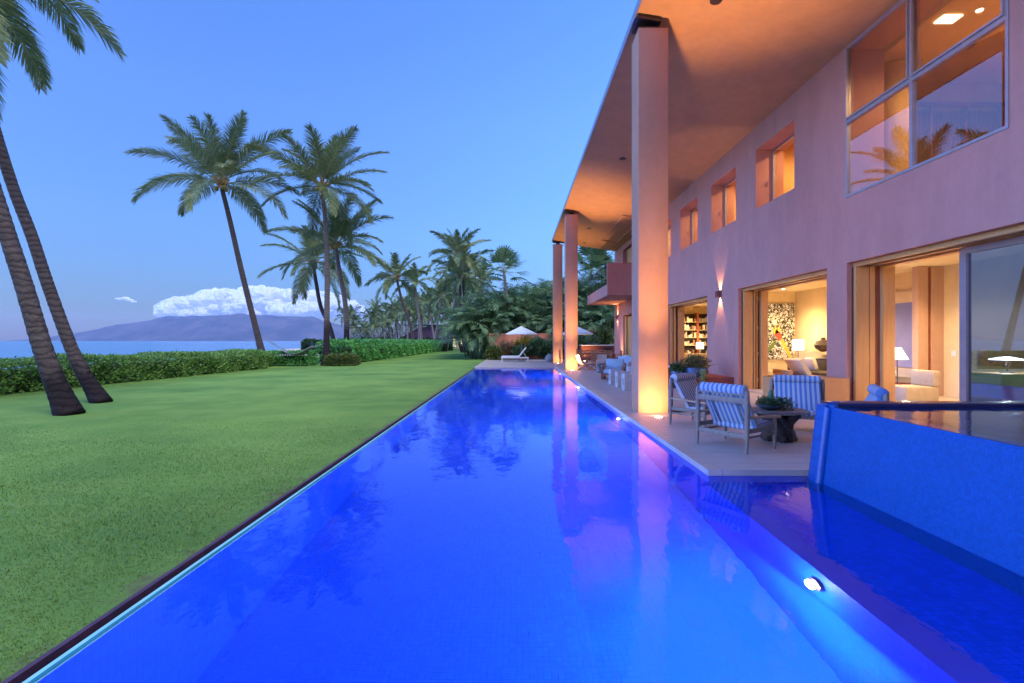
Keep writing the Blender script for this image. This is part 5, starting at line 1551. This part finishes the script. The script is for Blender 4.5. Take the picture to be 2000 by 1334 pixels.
# ---- hedges
def hedge(name, label, path, width, h, n, size, mat, seed, cat='hedge', lump=.06, core=True, ends=True):
    """leafy hedge following a ground path (list of xy); leaves spread over top and sides of a wavy body"""
    P = [Vector((x, y)) for x, y in path]
    t = thing(name, label, cat, (P[0].x, P[0].y, LZ))
    seg = [(P[i + 1] - P[i]).length for i in range(len(P) - 1)]; cum = np.concatenate(([0], np.cumsum(seg)))
    px = np.array([p.x for p in P]); py = np.array([p.y for p in P])
    def samp(rs, n_):
        # denser on the near part: sample by distance weight
        u = rs.rand(n_) * cum[-1]
        X = np.interp(u, cum, px); Yy = np.interp(u, cum, py)
        k_ = np.clip(np.searchsorted(cum, u) - 1, 0, len(seg) - 1)
        tx = np.array([(P[i + 1] - P[i]).x / seg[i] for i in range(len(seg))])[k_]; ty = np.array([(P[i + 1] - P[i]).y / seg[i] for i in range(len(seg))])[k_]
        nx, ny = ty, -tx
        a = rs.rand(n_)
        hv = h * (1 + lump * (np.sin(u * 1.3 + seed) + .6 * np.sin(u * 3.1) + .4 * np.sin(u * 7.7)))
        # perimeter: side, top, side
        tot = 2 * h + width; q = a * tot
        off = np.where(q < h, -width / 2, np.where(q > h + width, width / 2, q - h - width / 2))
        z = np.where(q < h, q / h * hv, np.where(q > h + width, (tot - q) / h * hv, hv))
        nn_ = np.stack([np.where(np.abs(off) > width / 2 - 1e-4, np.sign(off) * nx, 0), np.where(np.abs(off) > width / 2 - 1e-4, np.sign(off) * ny, 0), np.where(np.abs(off) > width / 2 - 1e-4, .15, 1.)], 1)
        rnd = 1 - .22 * np.clip((z / hv - .75) / .25, 0, 1) ** 2
        jit = .07 * rs.randn(n_)
        lumpy = .08 * np.sin(u * 2.3 + z * 4 + seed) + .06 * np.sin(u * 5.1 - z * 6)
        o_ = off * rnd + np.sign(off) * (jit + lumpy) * (np.abs(off) > width / 2 - 1e-4)
        Pp = np.stack([X + nx * o_, Yy + ny * o_, LZ + .03 + z + (rs.randn(n_) * .035) * (np.abs(off) < width / 2 - 1e-4)], 1)
        Pp[:, 2] -= .10 * rs.rand(n_) * (z > h * .9)
        nc = max(int(n_ * .5 * 2 * width / (cum[-1] * 2 + 2 * width)), 300); sel = np.arange(nc)
        e_ = rs.rand(nc) < .5; o2 = (rs.rand(nc) - .5) * width * .96; z2 = rs.rand(nc) * h
        k2 = np.where(e_, 0, len(seg) - 1)
        T0 = np.array([[(P[i + 1] - P[i]).x / seg[i], (P[i + 1] - P[i]).y / seg[i]] for i in range(len(seg))])[k2]
        E0 = np.where(e_[:, None], np.array([px[0], py[0]]), np.array([px[-1], py[-1]]))
        sg = np.where(e_, -1, 1)[:, None]; j2 = .05 * rs.randn(nc)[:, None] + .04
        Pp[sel, 0] = E0[:, 0] + T0[:, 1] * o2 + (sg * T0 * j2)[:, 0]; Pp[sel, 1] = E0[:, 1] - T0[:, 0] * o2 + (sg * T0 * j2)[:, 1]; Pp[sel, 2] = LZ + z2
        nn_[sel] = np.concatenate([sg * T0, np.full((nc, 1), .15)], 1)
        return Pp, nn_
    V = leafcloud(n, samp, size, .55, seed, 1.0, .35)
    leafobj('foliage', V, mat, t)
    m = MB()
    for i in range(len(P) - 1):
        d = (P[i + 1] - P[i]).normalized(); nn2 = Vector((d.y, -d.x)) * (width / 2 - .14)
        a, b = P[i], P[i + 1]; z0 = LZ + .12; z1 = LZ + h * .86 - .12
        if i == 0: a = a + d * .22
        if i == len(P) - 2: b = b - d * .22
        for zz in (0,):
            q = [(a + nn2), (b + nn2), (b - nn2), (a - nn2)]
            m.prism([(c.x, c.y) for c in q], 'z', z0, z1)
    m.build('shade_core', M_core, t)  # solid dark block that stands in for shade inside the hedge
    r_ = random.Random(seed); m = MB()
    for i in range(int(cum[-1] * 4)):
        u = r_.uniform(0, cum[-1]); X = np.interp(u, cum, px); Yy = np.interp(u, cum, py); s_ = r_.choice((-1, 1)) * r_.uniform(.2, width / 2 - .08)
        X += s_
        m.tube([(X, Yy, LZ), (X + r_.uniform(-.15, .15), Yy + r_.uniform(-.2, .2), LZ + .45)], [.02, .01], 4, False)
    m.build('stems', pm('hedge_stem', (.16, .11, .08)), t)
    return t
hedge('hedge', 'long low clipped green hedge along the left side of the lawn', [(-16.2, 9), (-16.0, 18), (-15.6, 24), (-15.3, 28.6)], 1.9, .92, 60000, .10, M_hedge, 3)
hedge('hedge', 'short piece of hedge between the two tallest palms under the hammock', [(-15.8, 31.6), (-13.2, 31.7)], 1.6, .85, 7000, .11, M_hedge2, 4, lump=.03)
hedge('hedge', 'short dark piece of hedge left of the leaning palm foot', [(-15.9, 28.7), (-16.0, 30.6)], 1.6, .88, 4000, .11, M_hedge, 14, lump=.03)
hedge('flowering_bush', 'rounded clipped bush with yellowish tips beside the tallest palm foot', [(-12.0, 31.7), (-10.35, 31.7)], 1.4, .62, 6500, .10, M_bushy, 5, cat='bush', lump=.02)
hedge('hedge', 'tall bright green hedge running away along the right of the far lawn edge', [(-12.7, 34.2), (-12.5, 42), (-12.4, 55), (-12.5, 68), (-12.9, 82), (-14, 96)], 2.4, 1.45, 46000, .19, M_hedge2, 6)
hedge('hedge', 'dark clipped hedge at the shore behind the tall palms', [(-24.5, 57), (-20, 58), (-15.0, 60)], 2.2, 1.5, 18000, .20, M_darkh, 7)
hedge('hedge', 'dark green hedge further back toward the shore, right of the sand', [(-31.5, 88), (-22, 88)], 2.4, 1.6, 7000, .25, M_darkh, 8)

rs = np.random.RandomState(91)
def under(rs, n):
    Yy = 104 + 36 * rs.rand(n); X = -.345 * Yy + (.345 * Yy - 14) * rs.rand(n); hh = 1.2 + .9 * np.sin(X * .9) * np.sin(Yy * .7) + .5 * np.sin(X * 2.3 + Yy)
    return np.stack([X, Yy, LZ + np.clip(hh, .3, 3) * rs.rand(n) ** .6], 1), np.tile([0, -.3, 1.], (n, 1))
o = leafobj('undergrowth', leafcloud(20000, under, .55, .45, 92), M_darkh, None)
tag(o, 'low dark undergrowth beneath the distant coconut grove', 'undergrowth', kind='stuff')
# ---- shrubs at the garden wall and terrace
def shrub(label, x, y, z, r, n, size, mat, seed, asp=.4, name='shrub', group=None, up=.3):
    t = thing(name, label, 'shrub', (x, y, z), group)
    V = []
    rs = random.Random(seed)
    for i in range(6):
        c = (x + rs.uniform(-.5, .5) * r[0], y + rs.uniform(-.4, .4) * r[1], z + r[2] * rs.uniform(.55, 1.25))
        V.append(leafcloud(n // 6, blob_sampler(c, (r[0] * .62, r[1] * .62, r[2] * .62), .7, .3, seed + i), size, asp, seed + i, 1, up))
    leafobj('foliage', np.concatenate(V), mat, t)
    m = MB()
    for i in range(9):
        a = rs.uniform(0, 6.28)
        m.tube([(x + .1 * math.cos(a), y + .1 * math.sin(a), LZ), (x + r[0] * .5 * math.cos(a), y + r[1] * .4 * math.sin(a), z + r[2])], [.025, .01], 4, False)
    m.build('stems', M_root, t)
shrub('bright green and yellow fern-like plant at the left corner of the far terrace', -1.7, 38.6, LZ, (.62, .5, .62), 1600, .34, M_bushy, 301, .18)
shrub('reddish feathery shrub against the garden wall left of the lounger', -.75, 39.6, LZ, (.75, .5, .95), 3000, .16, M_redsh, 302, .3)
shrub('tall croton with yellow and orange leaves behind the first parasol', .9, 40.1, .5, (1.0, .5, .75), 2600, .26, M_croton, 303, .4)
shrub('dark leafy shrub right of the croton at the garden wall', 2.0, 39.8, .2, (.9, .6, .8), 2600, .28, M_dshrub, 304, .5)
shrub('dark leafy shrub under the croton', .3, 39.7, .0, (.9, .6, .55), 2200, .26, M_dshrub, 305, .5)
shrub('dark leafy shrub left of the farthest column', 3.0, 39.6, .1, (.8, .6, .75), 2200, .26, M_dshrub, 306, .5)
shrub('dense dark shrub under the second parasol', 4.6, 39.4, .3, (1.2, .8, .9), 3600, .28, M_dshrub, 307, .5)
shrub('dark shrub between the second parasol and the outdoor counter', 5.9, 39.4, .2, (.9, .7, 1.0), 3000, .28, M_dshrub, 308, .4)
shrub('green feathery plant above the outdoor counter', 6.9, 39.4, 1.0, (.8, .5, .9), 1800, .34, M_greenery, 309, .18)
# planting bed soil
tag(MB().box(-2.1, 7.5, 38.9, 40.88, -.09, .06, .02).build('planting_bed', M_soil), 'dark soil bed below the garden wall', 'bed', kind='structure')

# hammock
t = thing('hammock', 'pale rope hammock slung between two palms above the hedge', 'hammock', (-14, 31, 0))
hx0, hx1 = -15.15, -12.35; hy = 30.95
m = MB()
n1, n2 = 22, 6
G = []
for i in range(n1):
    s = i / (n1 - 1); x = -14.75 + 2.0 * s; z = 1.03 - .50 * math.sin(PI * (s * .9 + .08)) + .1 * s
    wv_ = .42 * (math.sin(PI * s) ** .4 * .8 + .2)
    G.append([m.bm.verts.new((x, hy + wv_ * (2 * j / (n2 - 1) - 1), z + .10 * (2 * j / (n2 - 1) - 1) ** 2)) for j in range(n2)])
for i in range(n1 - 1):
    for j in range(n2 - 1): m.bm.faces.new((G[i][j], G[i + 1][j], G[i + 1][j + 1], G[i][j + 1]))
c_ = m.build('netting', M_rope, t, 'all'); md = c_.modifiers.new('t', 'SOLIDIFY'); md.thickness = .02
m = MB()
for j in (-1, 0, 1):
    m.tube([(-15.55, 30.75, 1.55), (-14.75, hy + .3 * j, 1.0)], .012, 4); m.tube([(-12.35, 31.9, 1.35), (-12.75, hy + .3 * j, 1.06)], .012, 4)
m.build('ropes', M_rope, t)

# ---- neighbouring buildings
pur = pm('dark_purple_shingle', (.10, .045, .09), (.065, .03, .06), .8, .5, bump=.3, bscale=3, bdist=.05)
t = thing('neighbour_house', 'long low building with dark purple roof behind the coconut grove', 'house', (-19, 118, 0))
MB().box(-26, -14.5, 116, 126, -.1, 2.4).build('wall', pm('lilac_wall', (.42, .36, .40)), t)
m = MB(); m.prism([(-27.0, 2.2), (-22.5, 4.6), (-14.0, 5.2), (-13.0, 4.4), (-14.0, 1.9)], 'y', 114.8, 127); m.build('roof', pur, t)
m = MB(); m.box(-27.4, -13.6, 114.0, 128, 5.2, 5.32); m.build('flat_roof', M_edge, t)
for i in range(5): MB().box(-25.5 + i * 2.2, -24.2 + i * 2.2, 115.93, 115.99, .3, 1.9).build('window', M_dark, t)
t = thing('cottage', 'thatched cottage with lit yellow wall openings at the end of the lawn', 'cottage', (-10, 100, 0))
MB().box(-13.6, -7.4, 100, 105, -.1, 2.7).build('wall', pm('cream_cottage_wall', (.66, .52, .30)), t)
m = MB(); bmr = [(-14.6, 99, 2.5), (-6.6, 99, 2.5), (-6.6, 106, 2.5), (-14.6, 106, 2.5)]
vs = [m.bm.verts.new(p) for p in bmr]; a = m.bm.verts.new((-11.8, 102.5, 5.4)); b = m.bm.verts.new((-9.4, 102.5, 5.4))
m.bm.faces.new((vs[0], vs[1], b, a)); m.bm.faces.new((vs[1], vs[2], b)); m.bm.faces.new((vs[2], vs[3], a, b)); m.bm.faces.new((vs[3], vs[0], a)); m.bm.faces.new(vs[::-1])
m.build('roof', pm('grey_thatch', (.24, .20, .22), (.16, .13, .15), .9, 1, bump=.6, bscale=4, bdist=.08), t)
for i, x in enumerate((-12.9, -11.6, -10.5)): MB().box(x, x + .7, 99.93, 99.99, .3, 2.1).build('lit_window', emit('lit_window_glow%d' % i, (1, .72, .3), .45), t)
MB().box(-9.3, -8.6, 99.93, 99.99, 0, 2.1).build('door', M_dark, t)
t = thing('white_cart', 'small white vehicle parked at the end of the lawn', 'vehicle', (-5.4, 98, 0))
MB().box(-6.3, -4.3, 97.4, 98.6, .35, 1.25, .1).build('body', M_white, t, True)
MB().box(-5.9, -4.7, 97.45, 98.55, 1.25, 1.75, .1).build('cab', M_glass, t, True)
for x in (-5.9, -4.7):
    m = MB(); m.tube([(x, 97.3, .25), (x, 98.7, .25)], .3, 14); m.build('wheel', M_black2, t, True)

# ---- grass blades near the pool
rs = np.random.RandomState(77)
n = 190000
yy = 1.6 + 10.5 * rs.rand(n) ** 1.5
xx = -2.40 - rs.rand(n) * (1.1 + yy * .98)
patch = np.sin(xx * 2.1 + np.sin(yy * 1.7) * 2) + np.sin(yy * 2.7 + xx) 
worn = (np.clip(1 - (-2.38 - xx) * 2.6, 0, 1) * (np.sin(yy * 3.3) * np.sin(yy * 1.27 + 1) * .5 + .55))
h = (.014 + .014 * rs.rand(n)) * (1 - .9 * worn) * (1 + .12 * patch) * np.clip((12.6 - yy) / 7, 0, 1)
az = rs.rand(n) * 6.28; ln = .5 + .7 * rs.rand(n)
b = np.stack([xx, yy, np.full(n, LZ - .002)], 1)
tip = b + np.stack([np.cos(az) * h * ln, np.sin(az) * h * ln, h], 1)
wv = np.stack([-np.sin(az), np.cos(az), np.zeros(n)], 1) * (.0022 + .0009 * yy[:, None] * .35)
V = np.stack([b - wv, b + wv, tip], 1).reshape(-1, 3)
o = npmesh('grass', V, np.arange(n * 3), [3] * n, M_blade)
tag(o, 'short mown grass blades on the lawn beside the pool', 'grass', kind='stuff')

# ------------------------------------------------------------------ air
HZ = 4.5e-5
if HZ:
    m = MB(); m.box(-11000, 9000, -500, 11400, -8, 560)
    k = N('haze_air'); k.t.nodes.remove(k.b)
    pv = k.n('VolumePrincipled'); pv.inputs['Color'].default_value = (.62, .72, 1.0, 1); pv.inputs['Density'].default_value = HZ
    k.l(pv.outputs[0], k.out.inputs['Volume'])
    o = m.build('haze', k.m); o['kind'] = 'stuff'; o['label'] = 'thin blue evening haze over sea and mountain'; o['category'] = 'haze'
